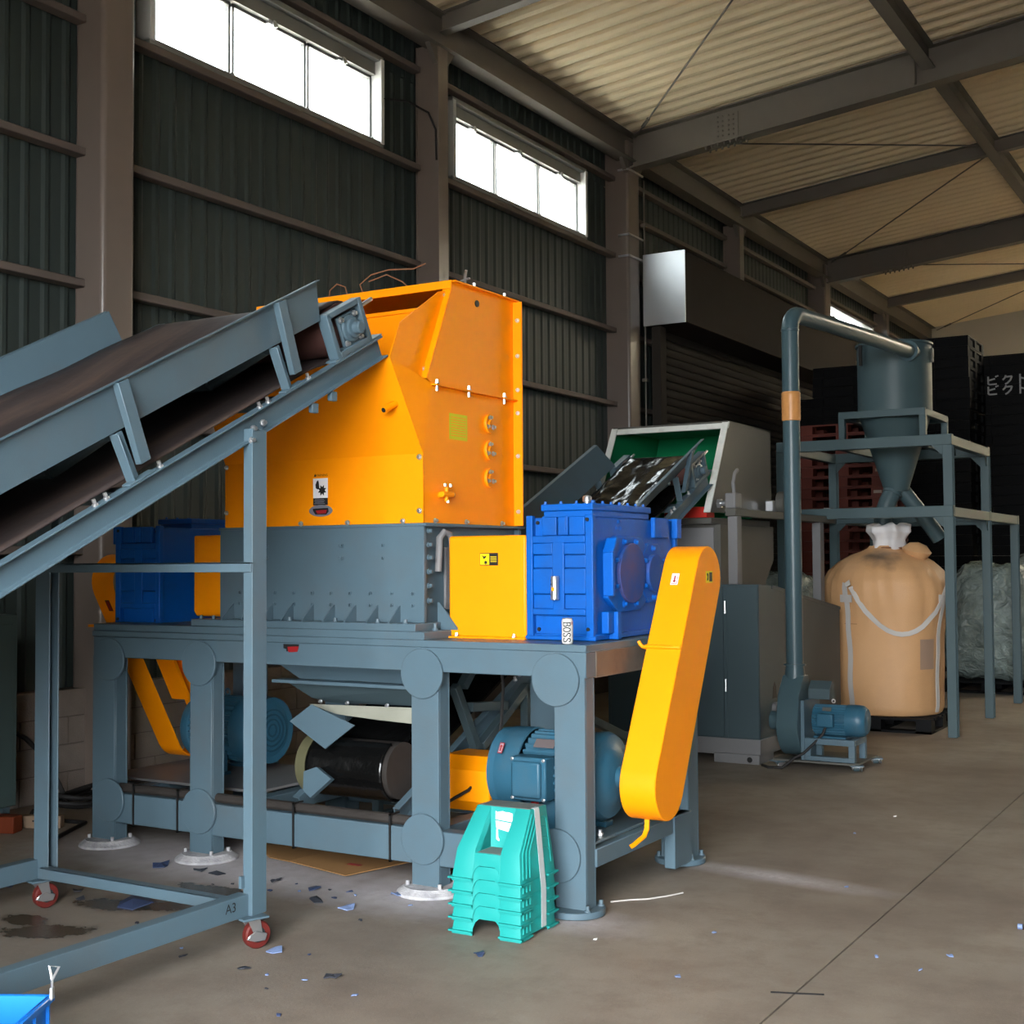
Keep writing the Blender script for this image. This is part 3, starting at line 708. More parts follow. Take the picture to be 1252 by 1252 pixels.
# --- coupling guard (yellow) and the one on the far side
def coupling_guard(x0, x1, y0, y1, z1):
    o = MB().box(x0, x1, y0, y1, 1.226, z1).build('coupling_guard', ORANGE, SH, bev=.012, seg=2)
    MB().box(x0 - .005, x1 + .005, y0 - .025, y0, 1.2235, 1.232).build('foot_flange', ORANGE, o)
    b = MB()
    for f in (.12, .86): b.bolt((x0 + (x1 - x0) * f, y0 - .012, 1.232), (0, 0, 1), .010, .014)
    stuff(b.build('bolt_heads', CHROME, o))
    return o
cg = coupling_guard(-3.655, -3.205, 5.505, 6.38, 1.732)
o = flat(rect(.105, .062), (-3.415, 5.505, 1.615), U, W).build('warning_label', BLACK, cg, smooth=0)
flat(rect(.052, .054, -.024, 0), (-3.415, 5.504, 1.615), U, W).build('label_field', YELL, o, smooth=0)
flat([(-.042, .022), (-.028, .014), (-.012, .018), (-.02, .006), (-.03, .0), (-.034, .010)], (-3.415, 5.503, 1.615), U, W, .0008).build('pictogram', BLACK, o, smooth=0)
flat(star(.011, .007, 6, -.018, -.016), (-3.415, 5.503, 1.615), U, W, .0008).build('pictogram', BLACK, o, smooth=0)
m = MB()
for k in range(4):
    c = flat(rect(.036, .003, .027, .012 - .008 * k), (-3.415, 5.504, 1.615), U, W, .0005, .0005); m.add(c.v, c.f)
stuff(m.build('small_print', YELL, o, smooth=0))
MB().prism([(5.55, 1.33), (5.57, 1.30), (6.25, 1.30), (6.25, 1.765), (5.55, 1.765)], 'x', -5.45, -5.12).build('coupling_guard', ORANGE, SH, bev=.01, seg=2)

# --- gearbox (front of the near one towards the gate)
GX0, GX1, GY0, GY1, GZ0, GZ1 = -3.2, -2.835, 5.5, 6.495, 1.226, 1.825
gb = MB().box(GX0 + .018, GX1 - .012, GY0 + .035, GY1 - .035, GZ0 + .02, GZ1 - .01).build('gearbox', BLUE, SH, bev=.008, seg=2)
def gpart(m, name='casting_rib', bev=.005): return m.build(name, BLUE, gb, bev=bev, seg=2)
for y0, y1 in ((GY0, GY0 + .035), (GY1 - .035, GY1)):
    yy = lambda a: (y0 + a, y1) if y0 == GY0 else (y0, y1 - a)
    m = MB()
    a, c = yy(0)
    m.box(GX0, GX0 + .035, a, c, GZ0, GZ1).box(GX1 - .042, GX1, a, c, GZ0, GZ1)             # corner posts
    m.box(GX0 + .035, GX1 - .042, a, c, 1.345, 1.375).box(GX0 + .035, GX1 - .042, a, c, 1.69, 1.725)
    gpart(m, 'end_frame')
    for z0, z1, d in ((1.375, 1.443, .010), (1.447, 1.567, .004), (1.571, 1.632, .010), (1.636, 1.69, .004)):
        a, c = yy(d)
        for xa, xb in ((GX0 + .036, -3.056), (-2.992, GX1 - .043)): gpart(box(xa, xb, a, c, z0, z1), 'ribbed_panel', .004)
    a, c = yy(.001); gpart(MB().box(-3.056, -2.992, a, c, 1.35, 1.72), 'centre_rib')
    a, c = yy(.012)
    [gpart(box(xa, xb, a, c, 1.727, GZ1 - .004), 'top_rib') for xa, xb in ((-3.118, -3.038), (-3.030, -2.985), (-2.970, -2.885))]
    a, c = yy(.005); gpart(MB().box(-2.985, -2.972, a, c, 1.727, GZ1 - .002), 'top_rib')
    a, c = yy(.030); gpart(MB().box(-3.118, -2.885, a, c, GZ0 + .01, 1.34), 'niche_panel')
    s = -1 if y0 == GY0 else 1
    m = MB()
    for x, z in ((-3.148, 1.79), (-3.145, 1.275), (-2.862, 1.80), (-2.862, 1.28)):
        yb = (y0 + .028 if s < 0 else y1 - .028) if x < -3 else (y0 - .001 if s < 0 else y1 + .001)
        m.cyl((x, yb, z), (x, yb + s * .006, z), .009, n=14)
    stuff(m.build('bolt_holes', BLACK, gb))
gpart(MB().box(GX0 - .004, GX1 + .004, GY0 + .02, GY1 - .02, GZ0, GZ0 + .028), 'foot_flange')
for ya, yb_ in ((GY0 - .004, GY0 + .06), (GY1 - .06, GY1 + .004)): gpart(box(GX0 - .006, GX1 + .012, ya, yb_, GZ0 - .001, GZ0 + .02), 'foot_pad')
gpart(MB().box(-3.115, GX1 + .002, GY0 - .002, GY1 - .34, GZ1 + .020, GZ1 + .052).box(-3.105, GX1 - .006, GY0 + .008, GY1 - .35, GZ1 - .012, GZ1 + .02), 'top_cover')
m = MB()
for k in range(7): m.bolt((GX1 - .018, GY0 + .05 + k * .092, GZ1 + .052), (0, 0, 1), .009, .010)
for k in range(4): m.bolt((-3.10 + .085 * k, GY0 + .02, GZ1 + .052), (0, 0, 1), .009, .010)
stuff(m.build('cover_bolts', BLUE, gb))
MB().lathe([(.014, 0), (.014, .012), (.022, .014), (.022, .034), (.018, .042), (.004, .044)], (-2.93, GY0 + .13, GZ1 + .052), n=16).build('breather_cap', CHROME, gb)
# right-hand bearing covers
sx = GX1
def oct_(cy, cz, r, rr=None): return [(cy + (rr or r) * a, cz + r * b_) for a, b_ in ((-1, -.62), (-.55, -1), (.55, -1), (1, -.62), (1, .62), (.55, 1), (-.55, 1), (-1, .62))]
gpart(MB().prism(oct_(5.86, 1.54, .185, .235), 'x', sx - .014, sx + .016), 'bearing_flange')
MB().cyl((sx + .01, 5.87, 1.543), (sx + .034, 5.87, 1.543), .148, n=44).build('bearing_cover', BLUE_REFL, gb, bev=.004, seg=2)
gpart(MB().box(sx - .01, sx + .046, 5.618, 5.645, 1.435, 1.645).prism([(5.618, 1.645), (5.645, 1.645), (5.69, 1.71), (5.662, 1.715)], 'x', sx - .01, sx + .046), 'flange_rib')
gpart(MB().prism(oct_(6.135, 1.54, .15, .12), 'x', sx - .014, sx + .020), 'bearing_flange')
MB().cyl((sx + .02, 6.125, 1.54), (sx + .046, 6.125, 1.54), .096, n=36).build('bearing_cover', BLUE_REFL, gb, bev=.004, seg=2)
m = MB()
for a in range(0, 360, 45):
    m.bolt((sx + .016, 5.865 + .170 * math.cos(R(a + 22)), 1.543 + .165 * math.sin(R(a + 22))), (1, 0, 0), .013, .016)
for a in range(0, 360, 60): m.bolt((sx + .02, 6.13 + .118 * math.cos(R(a + 30)), 1.54 + .125 * math.sin(R(a + 30))), (1, 0, 0), .013, .016)
stuff(m.build('flange_bolts', BLUE, gb))
gpart(box(sx - .01, sx + .014, 6.17, 6.35, 1.72, GZ1), 'lug'); gpart(box(sx - .01, sx + .026, 6.43, 6.49, 1.72, GZ1), 'lug')
gpart(MB().box(sx - .01, sx + .03, 5.60, 5.70, 1.255, 1.36).box(sx - .01, sx + .05, 5.66, 5.705, 1.226, 1.36), 'foot_lug')
m = MB()
for a, b_ in ((0, .022), (-.02, -.012), (.02, -.012)): m.lathe([(.013, 0), (.013, .003), (.008, .004), (.008, 0)], (sx - .012, 5.80 + a, 1.775 + b_), (1, 0, 0), 12, cap=False)
m.build('cast_mark', BLUE, gb)
# oil gauge tube on the front
og = MB().cyl((-3.030, GY0 - .020, 1.418), (-3.030, GY0 - .020, 1.532), .020, n=20).build('oil_gauge', CHROME, gb, bev=.003, label='silver tubular oil gauge on the blue gearbox front')
MB().box(-3.037, -3.022, GY0 - .042, GY0 - .0385, 1.462, 1.478).build('gauge_mark', ORANGE, og)
stuff(MB().box(-3.046, -3.040, GY0 - .034, GY0 - .030, 1.505, 1.516).box(-3.043, -3.037, GY0 - .038, GY0 - .0345, 1.488, 1.497).box(-3.046, -3.040, GY0 - .034, GY0 - .030, 1.435, 1.446).build('gauge_marks', BLACK, og))

# --- motor
MY, MZ = 5.62, .58
def gear_ring(r, rf, n):
    return [(r if (k % 4) in (0, 1) else rf, 2 * math.pi * k / (4 * n)) for k in range(4 * n)]
mr = gear_ring(.182, .200, 34)
m = MB().rings([[Vector((x, MY + r * math.cos(t), MZ + r * math.sin(t))) for r, t in mr] for x in (-3.20, -2.88)])
mo = m.build('motor', TEALM, SH, smooth=20)
MB().lathe([(.06, -.005), (.15, -.004), (.185, .012), (.206, .05), (.208, .17), (.200, .172), (.200, .0)], (-3.385, MY, MZ), (1, 0, 0), 48).build('fan_cowl', TEALM, mo)
m = MB()
for r in (.03, .06, .09, .12): m.lathe([(r, 0), (r + .012, 0), (r + .012, .004), (r, .004), (r, 0)], (-3.394, MY, MZ), (1, 0, 0), 32, cap=False)
stuff(m.build('fan_grille', mat('grille_teal', (.015, .06, .095), .5), mo))
MB().lathe([(.19, 0), (.205, .01), (.208, .05), (.195, .075), (.15, .085), (.13, .10), (.09, .115), (.05, .12), (.03, .14), (.03, .19)], (-2.885, MY, MZ), (1, 0, 0), 48).build('end_bell', TEALM, mo)
tb = MB().box(-3.205, -3.015, MY - .272, MY - .17, .478, .682).build('terminal_box', TEALM, mo, bev=.006)
MB().box(-3.19, -3.035, MY - .295, MY - .270, .495, .665).build('terminal_lid', TEALM, mo, bev=.02, seg=3)
q = MB()
for x in (-3.195, -3.026):
    for z in (.489, .672): q.bolt((x, MY - .272, z), (0, -1, 0), .007, .006)
stuff(q.build('lid_screws', CHROME, mo))
q = flat(rect(.024, .055), (-3.30, MY - .1990, .705), (1, 0, 0), (0, .55, .83)).build('direction_sticker', REDI, mo, smooth=0)
flat(rect(.017, .046), (-3.30, MY - .2000, .7055), (1, 0, 0), (0, .55, .83)).build('sticker_field', mat('sticker_pink', (.30, .26, .30), .5), q, smooth=0)
flat([(-.004, -.017), (.004, -.017), (.004, .006), (.008, .006), (0, .018), (-.008, .006), (-.004, .006)], (-3.30, MY - .2010, .706), (1, 0, 0), (0, .55, .83)).build('sticker_arrow', REDI, q, smooth=0)
flat(rect(.11, .05), (-3.08, MY - .1590, .735), (1, 0, 0), (0, .70, .71)).build('rating_plate', mat('rating_plate_metal', (.16, .13, .13), .4, metal=.3), mo, smooth=0)
for sg in (-1, 1): MB().box(-3.17, -2.90, *sorted((MY + sg * .20, MY + sg * .12)), .306, .335).box(-3.15, -2.92, *sorted((MY + sg * .17, MY + sg * .13)), .33, .47).build('motor_foot', TEALM, mo, bev=.004)
MB().cyl((-3.10, MY - .21, .42), (-3.10, MY - .21, .48), .012, n=10).cyl((-3.12, MY - .21, .42), (-3.12, MY - .21, .48), .010, n=10).build('supply_lead', REDI, mo)
MB().lathe([(.018, .0), (.026, .006), (.018, .012), (.012, .006), (.018, 0)], (-3.03, MY, .80), (0, 1, 0), 14, cap=False).build('eye_bolt', TEALM, mo)
q = MB()
for y in (5.42, 5.52):
    q.cyl((-2.82, y, .306), (-2.82, y, .33), .016, n=6); q.cyl((-2.82, y, .33), (-2.82, y, .345), .010, n=8)
stuff(q.build('slide_bolts', CHROME, mo))
box(-2.86, -2.77, 5.36, 5.58, .306, .318).build('slide_rail', STEEL, mo, bev=.003)

# --- belt guards
def stadium(c0, r0, c1, r1, n=14):
    ang = math.atan2(c1[1] - c0[1], c1[0] - c0[0]); pts = []
    for k in range(n + 1):
        t = ang - math.pi / 2 + math.pi * k / n; pts.append((c1[0] + r1 * math.cos(t), c1[1] + r1 * math.sin(t)))
    for k in range(n + 1):
        t = ang + math.pi / 2 + math.pi * k / n; pts.append((c0[0] + r0 * math.cos(t), c0[1] + r0 * math.sin(t)))
    return pts
gc0, gc1 = (5.605, .565), (6.105, 1.515)
st = stadium(gc0, .165, gc1, .158)
bg = MB().prism(st, 'x', -2.68, -2.5).build('belt_guard', ORANGE, SH, bev=.004, smooth=50)
gdir = Vector((0, gc1[0] - gc0[0], gc1[1] - gc0[1])).normalized(); gn = Vector((0, -gdir.z, gdir.y))   # gn: outwards on the front band
pm = Vector((0, *gc0)) + gdir * .62 + gn * .163
MB().bar(pm + Vector((-2.685, 0, 0)), pm + Vector((-2.5, 0, 0)), .018, .022, gn).build('guard_rib', ORANGE, bg, bev=.006, seg=2)
MB().tube([pm + Vector((-2.68, 0, -.005)), pm + Vector((-2.70, 0, .0)), pm + Vector((-2.712, .0, .012)), pm + Vector((-2.72, 0, .026))], .009, 8).build('hook_tab', ORANGE, bg)
MB().ribbon([(-2.60, 5.57, .405), (-2.60, 5.565, .36), (-2.605, 5.545, .33), (-2.62, 5.50, .31), (-2.63, 5.48, .298), (-2.64, 5.47, .292)], (1, 0, 0), .022, .008).build('foot_bracket', ORANGE, bg)
ps = Vector((-2.602, 0, 0)) + Vector((0, *gc0)) + gdir * .985 + gn * .1605
q = flat(rect(.038, .062), ps, U, gdir).build('direction_sticker', WHITE, bg, smooth=0)
flat(rect(.030, .054), ps + gn * .001, U, gdir).build('sticker_frame', REDI, q, smooth=0)
flat(rect(.025, .049), ps + gn * .0018, U, gdir).build('sticker_field', WHITE, q, smooth=0)
flat([(.004, .018), (-.004, .018), (-.004, -.008), (-.010, -.008), (0, -.021), (.010, -.008), (.004, -.008)], ps + gn * .0026, U, gdir).build('sticker_arrow', REDI, q, smooth=0)
q = flat(rect(.085, .058), (-2.5, 6.11, 1.52), (0, 1, 0), (0, 0, 1)).build('warning_label', YELL, bg, smooth=0)
flat(rect(.036, .046, .018, 0), (-2.499, 6.11, 1.52), (0, 1, 0), (0, 0, 1)).build('text_panel', BLACK, q, smooth=0)
flat([(-.032, .016), (-.02, .02), (-.010, .01), (-.014, -.016), (-.03, -.018), (-.022, 0)], (-2.499, 6.11, 1.52), (0, 1, 0), (0, 0, 1)).build('pictogram', BLACK, q, smooth=0)
# far guard: rim and outer plate, open towards the motor
lc0, lc1 = (6.235, .53), (5.70, 1.50)
so, si = stadium(lc0, .165, lc1, .165), stadium(lc0, .158, lc1, .158)
n = len(so)
m = MB()
m.add([(x, *p) for x in (-6.28, -6.10) for p in so] + [(x, *p) for x in (-6.28, -6.10) for p in si],
      [(i, (i + 1) % n, n + (i + 1) % n, n + i) for i in range(n)] + [(2 * n + i, 2 * n + (i + 1) % n, 3 * n + (i + 1) % n, 3 * n + i) for i in range(n)] + [(n + i, n + (i + 1) % n, 3 * n + (i + 1) % n, 3 * n + i) for i in range(n)] + [(i, (i + 1) % n, 2 * n + (i + 1) % n, 2 * n + i) for i in range(n)])
lg = m.build('belt_guard', ORANGE, SH, smooth=50)
si2 = stadium((6.19, .74), .011, (5.79, 1.50), .011)
MB().prism(si2, 'x', -6.26, -6.11).build('belt_cover', ORANGE, lg, smooth=50)
box(-6.27, -6.0, 5.50, 5.62, 1.225, 1.24).build('guard_foot', ORANGE, lg)
ld = Vector((0, lc1[0] - lc0[0], lc1[1] - lc0[1])).normalized(); ln_ = Vector((0, -ld.z, ld.y))
q = flat(rect(.035, .075), Vector((-6.19, 0, 0)) + Vector((0, *lc0)) + ld * 1.03 + ln_ * .1665, U, ld).build('direction_sticker', BLACK, lg, smooth=0)
flat(rect(.027, .067), Vector((-6.19, 0, 0)) + Vector((0, *lc0)) + ld * 1.03 + ln_ * .1675, U, ld).build('sticker_field', REDI, q, smooth=0)

# second gearbox and motor: turned half round at the far end
def turned(ob, c_from, c_to):
    c = copy_tree(ob, SH)
    w = Vector(SH['wloc'])
    a = Vector((c_from[0], c_from[1], 0)) - w; b = Vector((c_to[0], c_to[1], 0)) - w
    a.z = 0; b.z = 0
    c.matrix_local = Matrix.Translation(b) @ Matrix.Rotation(math.pi, 4, 'Z') @ Matrix.Translation(-a)
    return c
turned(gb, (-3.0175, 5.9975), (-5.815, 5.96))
turned(mo, (-3.05, 5.62), (-5.73, 6.16))

# --- discharge chute under the bed
ct = MB().plate([(-4.78, 5.50, 1.06), (-3.80, 5.50, 1.06), (-3.86, 5.55, .975), (-4.66, 5.55, .975)], .006, (0, -1, 0)).build('chute', STEEL, SH, smooth=0)
box(-4.79, -3.80, 5.47, 5.56, .955, .972).build('chute_flange', STEEL, ct)
MB().plate([(-4.72, 5.52, .955), (-3.84, 5.52, .955), (-3.84, 5.62, .855), (-4.50, 5.62, .845), (-4.60, 5.58, .87)], .006, (0, -1, 0)).build('chute_wall', STEELD, ct, smooth=0)
MB().plate([(-4.56, 5.505, .845), (-3.84, 5.55, .855), (-3.84, 5.53, .772), (-4.12, 5.525, .782), (-4.38, 5.515, .80)], .01, (0, -1, 0)).build('chute_skirt', CREAMB, ct, smooth=0)
q = MB()
for x in (-4.5, -4.32, -4.06): q.bolt((x, 5.535, .86), (0, -1, 0), .009, .012)
stuff(q.build('bolt_heads', CHROME, ct))
# wires lying on the hopper top
wi = MB()
for pts in ([(-4.62, 5.75, 3.07), (-4.60, 5.74, 3.13), (-4.55, 5.74, 3.16), (-4.50, 5.75, 3.14), (-4.49, 5.77, 3.07)],
            [(-4.40, 5.8, 3.07), (-4.42, 5.78, 3.15), (-4.36, 5.8, 3.20), (-4.25, 5.82, 3.22), (-4.1, 5.84, 3.21), (-4.02, 5.84, 3.23)],
            [(-4.39, 5.82, 3.17), (-4.28, 5.84, 3.20), (-4.18, 5.85, 3.15), (-4.10, 5.86, 3.08)],
            [(-4.02, 5.86, 3.07), (-4.0, 5.86, 3.12), (-3.96, 5.86, 3.12), (-3.95, 5.88, 3.07)]):
    wi.tube(pts, .004, 5)
tag(wi.build('wire_scrap', RUST, org=(-4.3, 5.8, 3.07)), 'tangle of thin rusty wires lying on top of the orange hopper', 'wire')
hk = MB().tube([(-3.75, 5.82, 3.068), (-3.75, 5.82, 3.12), (-3.73, 5.80, 3.15)], .008, 6).tube([(-3.78, 5.82, 3.10), (-3.72, 5.82, 3.11)], .006, 6).build('lifting_hook', CHROME, hop)
# ================================================================== CONVEYORS
def conveyor(root, X0, X1, Y0, Z0, ang, u0, u1, up_, pr, pw, ug, guard_w, flare, us, belt_mat, beltw, belt_fn, bearing, chan=.105, tail_r=None, gstart=None):
    c, s = math.cos(ang), math.sin(ang)
    def P(x, u, w): return Vector((x, Y0 + u * c - w * s, Z0 + u * s + w * c))
    upv = (0, -s, c); dv = Vector((0, c, s))
    cp = [(0, -chan), (.045, -chan), (.045, -chan + .008), (.008, -chan + .008), (.008, -.008), (.045, -.008), (.045, 0), (0, 0)]
    for x, sg in ((X1, 1), (X0, -1)):
        prof = [(sg * (a - .045), b) for a, b in cp]
        MB().sweep(prof, P(x, u0, 0), P(x, u1, 0), upv).build('side_channel', STEEL, root, bev=.002, smooth=0)
        # skirt guard with lip and its angle brackets
        g0 = u0 + .4 if gstart is None else gstart
        w0, w1 = guard_w; xi = x - sg * .035
        nn = Vector((sg, 0, 0))
        for a, b_ in ((0, 1),):
            p = [P(xi, g0, w0), P(xi, ug - .012, w0), P(xi + sg * flare, ug, w1), P(xi + sg * flare, g0, w1)]
            sk = MB().plate(p, .005, nn)
        sk.add([P(xi + sg * flare, g0, w1), P(xi + sg * flare, ug, w1), P(xi + sg * (flare + .022), ug, w1 + .003), P(xi + sg * (flare + .022), g0, w1 + .003),
                P(xi + sg * flare, g0, w1 - .005), P(xi + sg * flare, ug, w1 - .005), P(xi + sg * (flare + .022), ug, w1 - .002), P(xi + sg * (flare + .022), g0, w1 - .002)],
               [(0, 1, 2, 3), (7, 6, 5, 4), (0, 4, 5, 1), (1, 5, 6, 2), (2, 6, 7, 3), (3, 7, 4, 0)])
        sk.build('skirt_guard', STEEL, root, smooth=0)
        bb = MB()
        for u in us:
            fl_ = flare * .9
            q = MB()
            def seg(ua, ub, wa, wb, xa, xb, fa, fb):
                q.add([P(xa + fa, ua, wa), P(xb + fa, ua, wa), P(xb + fa, ub, wa), P(xa + fa, ub, wa), P(xa + fb, ua, wb), P(xb + fb, ua, wb), P(xb + fb, ub, wb), P(xa + fb, ub, wb)],
                      [(0, 3, 2, 1), (4, 5, 6, 7), (0, 1, 5, 4), (1, 2, 6, 5), (2, 3, 7, 6), (3, 0, 4, 7)])
            f0, f1 = sorted((0., sg * fl_), key=abs)
            wlo = .055
            a0, a1 = sorted((xi + sg * .006, xi + sg * .040))
            seg(u - .005, u + .005, wlo, w1 - .004, a0, a1, 0, f1)
            b0, b1 = sorted((xi + sg * .034, xi + sg * .040))
            seg(u, u + .05, wlo, w1 - .004, b0, b1, 0, f1)
            q.build('guard_bracket', STEEL, root, bev=.002)
            q = MB()
            a0, a1 = sorted((xi - sg * .02, xi + sg * .03))
            seg(u - .055, u - .049, 0, w0 - .004, a0, a1, 0, 0); seg(u - .05, u - .012, 0, w0 - .004, *sorted((xi + sg * .004, xi + sg * .010)), 0, 0)
            seg(u - .09, u + .06, 0, .008, *sorted((x - sg * .045, x)), 0, 0)
            q.build('idler_bracket', STEEL, root, bev=.002)
            for du in (-.26, -.20, .10):
                bb.bolt(P(x - sg * .018, u + du, 0), upv, .010, .022)
        stuff(bb.build('bolt_heads', CHROME, root))
        # bearing block
        if bearing:
            bu0, bu1, bw1 = bearing
            xa = x - sg * .002; xb = x - sg * .06
            fr = MB()
            for ua, ub, wa, wb in ((bu0, bu0 + .03, .004, bw1), (bu1 - .03, bu1, .004, bw1), (bu0 + .03, bu1 - .03, .004, .034), (bu0 + .03, bu1 - .03, bw1 - .026, bw1)):
                fr.add([P(xb, ua, wa), P(xa, ua, wa), P(xa, ub, wa), P(xb, ub, wa), P(xb, ua, wb), P(xa, ua, wb), P(xa, ub, wb), P(xb, ub, wb)],
                       [(0, 3, 2, 1), (4, 5, 6, 7), (0, 1, 5, 4), (1, 2, 6, 5), (2, 3, 7, 6), (3, 0, 4, 7)])
            f = fr.build('bearing_frame', STEEL, root, bev=.003)
            xm = x - sg * .045
            sh = MB()
            um, wm = up_, pw; hw = .075
            hw = min(hw, pw - .02, bw1 - pw - .01) if bw1 - pw > .03 else hw
            sh.add([P(a, um + i * hw, wm + j * hw) for a in (xm, xm + sg * .02) for i, j in ((-1, -1), (1, -1), (1, 1), (-1, 1))], [(0, 1, 2, 3), (4, 5, 6, 7), (0, 4, 5, 1), (1, 5, 6, 2), (2, 6, 7, 3), (3, 7, 4, 0)])
            sh.build('bearing_flange', STEEL, f, bev=.008, seg=2)
            MB().lathe([(.066, 0), (.062, .012), (.045, .016), (.045, .030), (.030, .034), (.030, .065), (.024, .07)], P(xm + sg * .018, um, wm), (sg, 0, 0), 28).build('bearing_housing', STEEL, f)
            q = MB()
            for i, j in ((-1, -1), (1, -1), (1, 1), (-1, 1)): q.bolt(P(xm + sg * .02, um + i * .057, wm + j * .057), (sg, 0, 0), .012, .014)
            stuff(q.build('bolt_heads', CHROME, f))
            MB().add([P(xb, bu0 - .03, .0), P(xa, bu0 - .03, 0), P(xa, bu1 + .08, 0), P(xb, bu1 + .08, 0), P(xb, bu0 - .03, .012), P(xa, bu0 - .03, .012), P(xa, bu1 + .08, .012), P(xb, bu1 + .08, .012)],
                     [(0, 3, 2, 1), (4, 5, 6, 7), (0, 1, 5, 4), (1, 2, 6, 5), (2, 3, 7, 6), (3, 0, 4, 7)]).build('take_up_plate', STEEL, f, bev=.002)
            MB().cyl(P(x - sg * .035, bu1 + .01, bw1 - .05), P(x - sg * .035, bu1 + .12, bw1 - .045), .010, n=10).build('take_up_screw', CHROME, f)
    # belt
    xm, hw = (X0 + X1) / 2, beltw / 2
    N = 21; rows = []
    du = .04; u = u0 + (.12 if tail_r is None else .2)
    ustart = u
    ulist = []
    while u < up_ - .001: ulist.append(u); u += du
    ulist.append(up_)
    def row(u):
        return [P(xm + hw * (-1 + 2 * k / (N - 1)), u, belt_fn(u, -1 + 2 * k / (N - 1))) for k in range(N)]
    rows = [row(u) for u in ulist]
    rp = pr + .008
    for k in range(1, 13):
        t = math.pi / 2 - math.pi * k / 12
        rows.append([P(xm + hw * (-1 + 2 * j / (N - 1)), up_ + rp * math.cos(t), pw + rp * math.sin(t)) for j in range(N)])
    ret = max(pw - rp, .012) if tail_r is None else .0
    u = up_ - .3
    while u > ustart: rows.append([P(xm + hw * (-1 + 2 * j / (N - 1)), u, ret) for j in range(N)]); u -= .3
    if tail_r:
        r, tw = tail_r
        for k in range(0, 17):
            t = -math.pi / 2 - math.pi * k / 16
            rows.append([P(xm + hw * (-1 + 2 * j / (N - 1)), ustart + (r + .01) * math.cos(t), tw + (r + .01) * math.sin(t)) for j in range(N)])
        rows.append(rows[0])
    m = MB(); n = N
    m.rings(rows, cap=False, closed=False)
    bo = m.build('conveyor_belt', belt_mat, root, smooth=60)
    so_ = bo.modifiers.new('thickness', 'SOLIDIFY'); so_.thickness = .008; so_.offset = 0
    MB().cyl(P(X0 + .07, up_, pw), P(X1 - .07, up_, pw), pr, n=36).build('head_pulley', PULLEY, root)
    MB().cyl(P(X0 - .005, up_, pw), P(X1 + .005, up_, pw), .024, n=16).build('pulley_shaft', CHROME, root)
    for u in us:
        MB().cyl(P(xm - hw * .33, u - .03, .06), P(xm + hw * .33, u - .03, .06), .032, n=14).build('idler_roller', STEELD, root)
        for sg in (-1, 1):
            MB().cyl(P(xm + sg * hw * .36, u - .03, .066), P(xm + sg * hw * .98, u - .03, belt_fn(u, 1) - .04), .032, n=14).build('idler_roller', STEELD, root)
        MB().bar(P(X0 + .05, u - .03, -.06), P(X1 - .05, u - .03, -.06), .05, .05, upv).build('cross_tie', STEEL, root)
    return P

# --- near conveyor feeding the orange hopper
C1 = thing('belt_conveyor', 'blue-grey belt conveyor on a castered stand rising to the mouth of the orange hopper', 'conveyor', (-4.44, 3.2, 0))
def trough(u, t):
    f = max(0., (abs(t) - .36) / .64); k = min(1., max(0., (u - 1.1) / 1.1)); k = k * k * (3 - 2 * k)
    wc = .115 + .12 * k; we = .240 - .005 * k
    return wc + (we - wc) * f + .004 * math.sin(u * 9 + t * 3)
P1 = conveyor(C1, -5.10, -3.76, 2.935, 1.61, math.atan(.505), -1.6, 2.42, 2.225, .125, .104, 2.05, (.203, .385), .035, (-1.28, -.28, .72, 1.72), BELT, 1.18, trough, (2.05, 2.34, .222))
def post(x0, x1, y0, y1, z0, z1):
    t = .008
    return MB().prism([(x0, y0), (x1, y0), (x1, y0 + t), (x0 + t, y0 + t), (x0 + t, y1 - t), (x1, y1 - t), (x1, y1), (x0, y1)], 'z', z0, z1)
for x, sg in ((-3.795, 1), (-5.095, -1)):
    for y, zt in ((4.155, 2.15), (1.75, .91)):
        (post(x, x + .098, y, y + .06, .138, zt) if sg < 0 else MB().prism([(x, y), (x + .05, y), (x + .05, y + .09), (x, y + .09), (x, y + .082), (x + .042, y + .082), (x + .042, y + .008), (x, y + .008)], 'z', .138, zt + .02)).build('stand_post', STEEL, C1, bev=.002, smooth=0)
    MB().sweep([(-.03, -.045), (.03, -.045), (.03, .045), (-.03, .045), (-.03, .037), (.022, .037), (.022, -.037), (-.03, -.037)] if sg > 0 else [(-.03, -.045), (.03, -.045), (.03, .045), (-.03, .045), (-.03, .037), (.022, .037), (.022, -.037), (-.03, -.037)], (x + .0, 1.7, .183), (x + .0, 4.16, .183)).build('base_rail', STEEL, C1, bev=.002, smooth=0)
for y in (4.145, 1.74):
    zt = 1.607 if y > 3 else .60
    MB().box(-5.05, -3.745, y, y + .008, zt - .042, zt).box(-5.05, -3.745, y, y + .04, zt - .008, zt).build('stand_crossbar', STEEL, C1, bev=.002, smooth=0)
    MB().box(-5.02, -3.80, y - .02, y - .012, .150, .200).box(-5.02, -3.80, y - .02, y + .03, .194, .200).build('stand_crossbar', STEEL, C1, bev=.002, smooth=0)
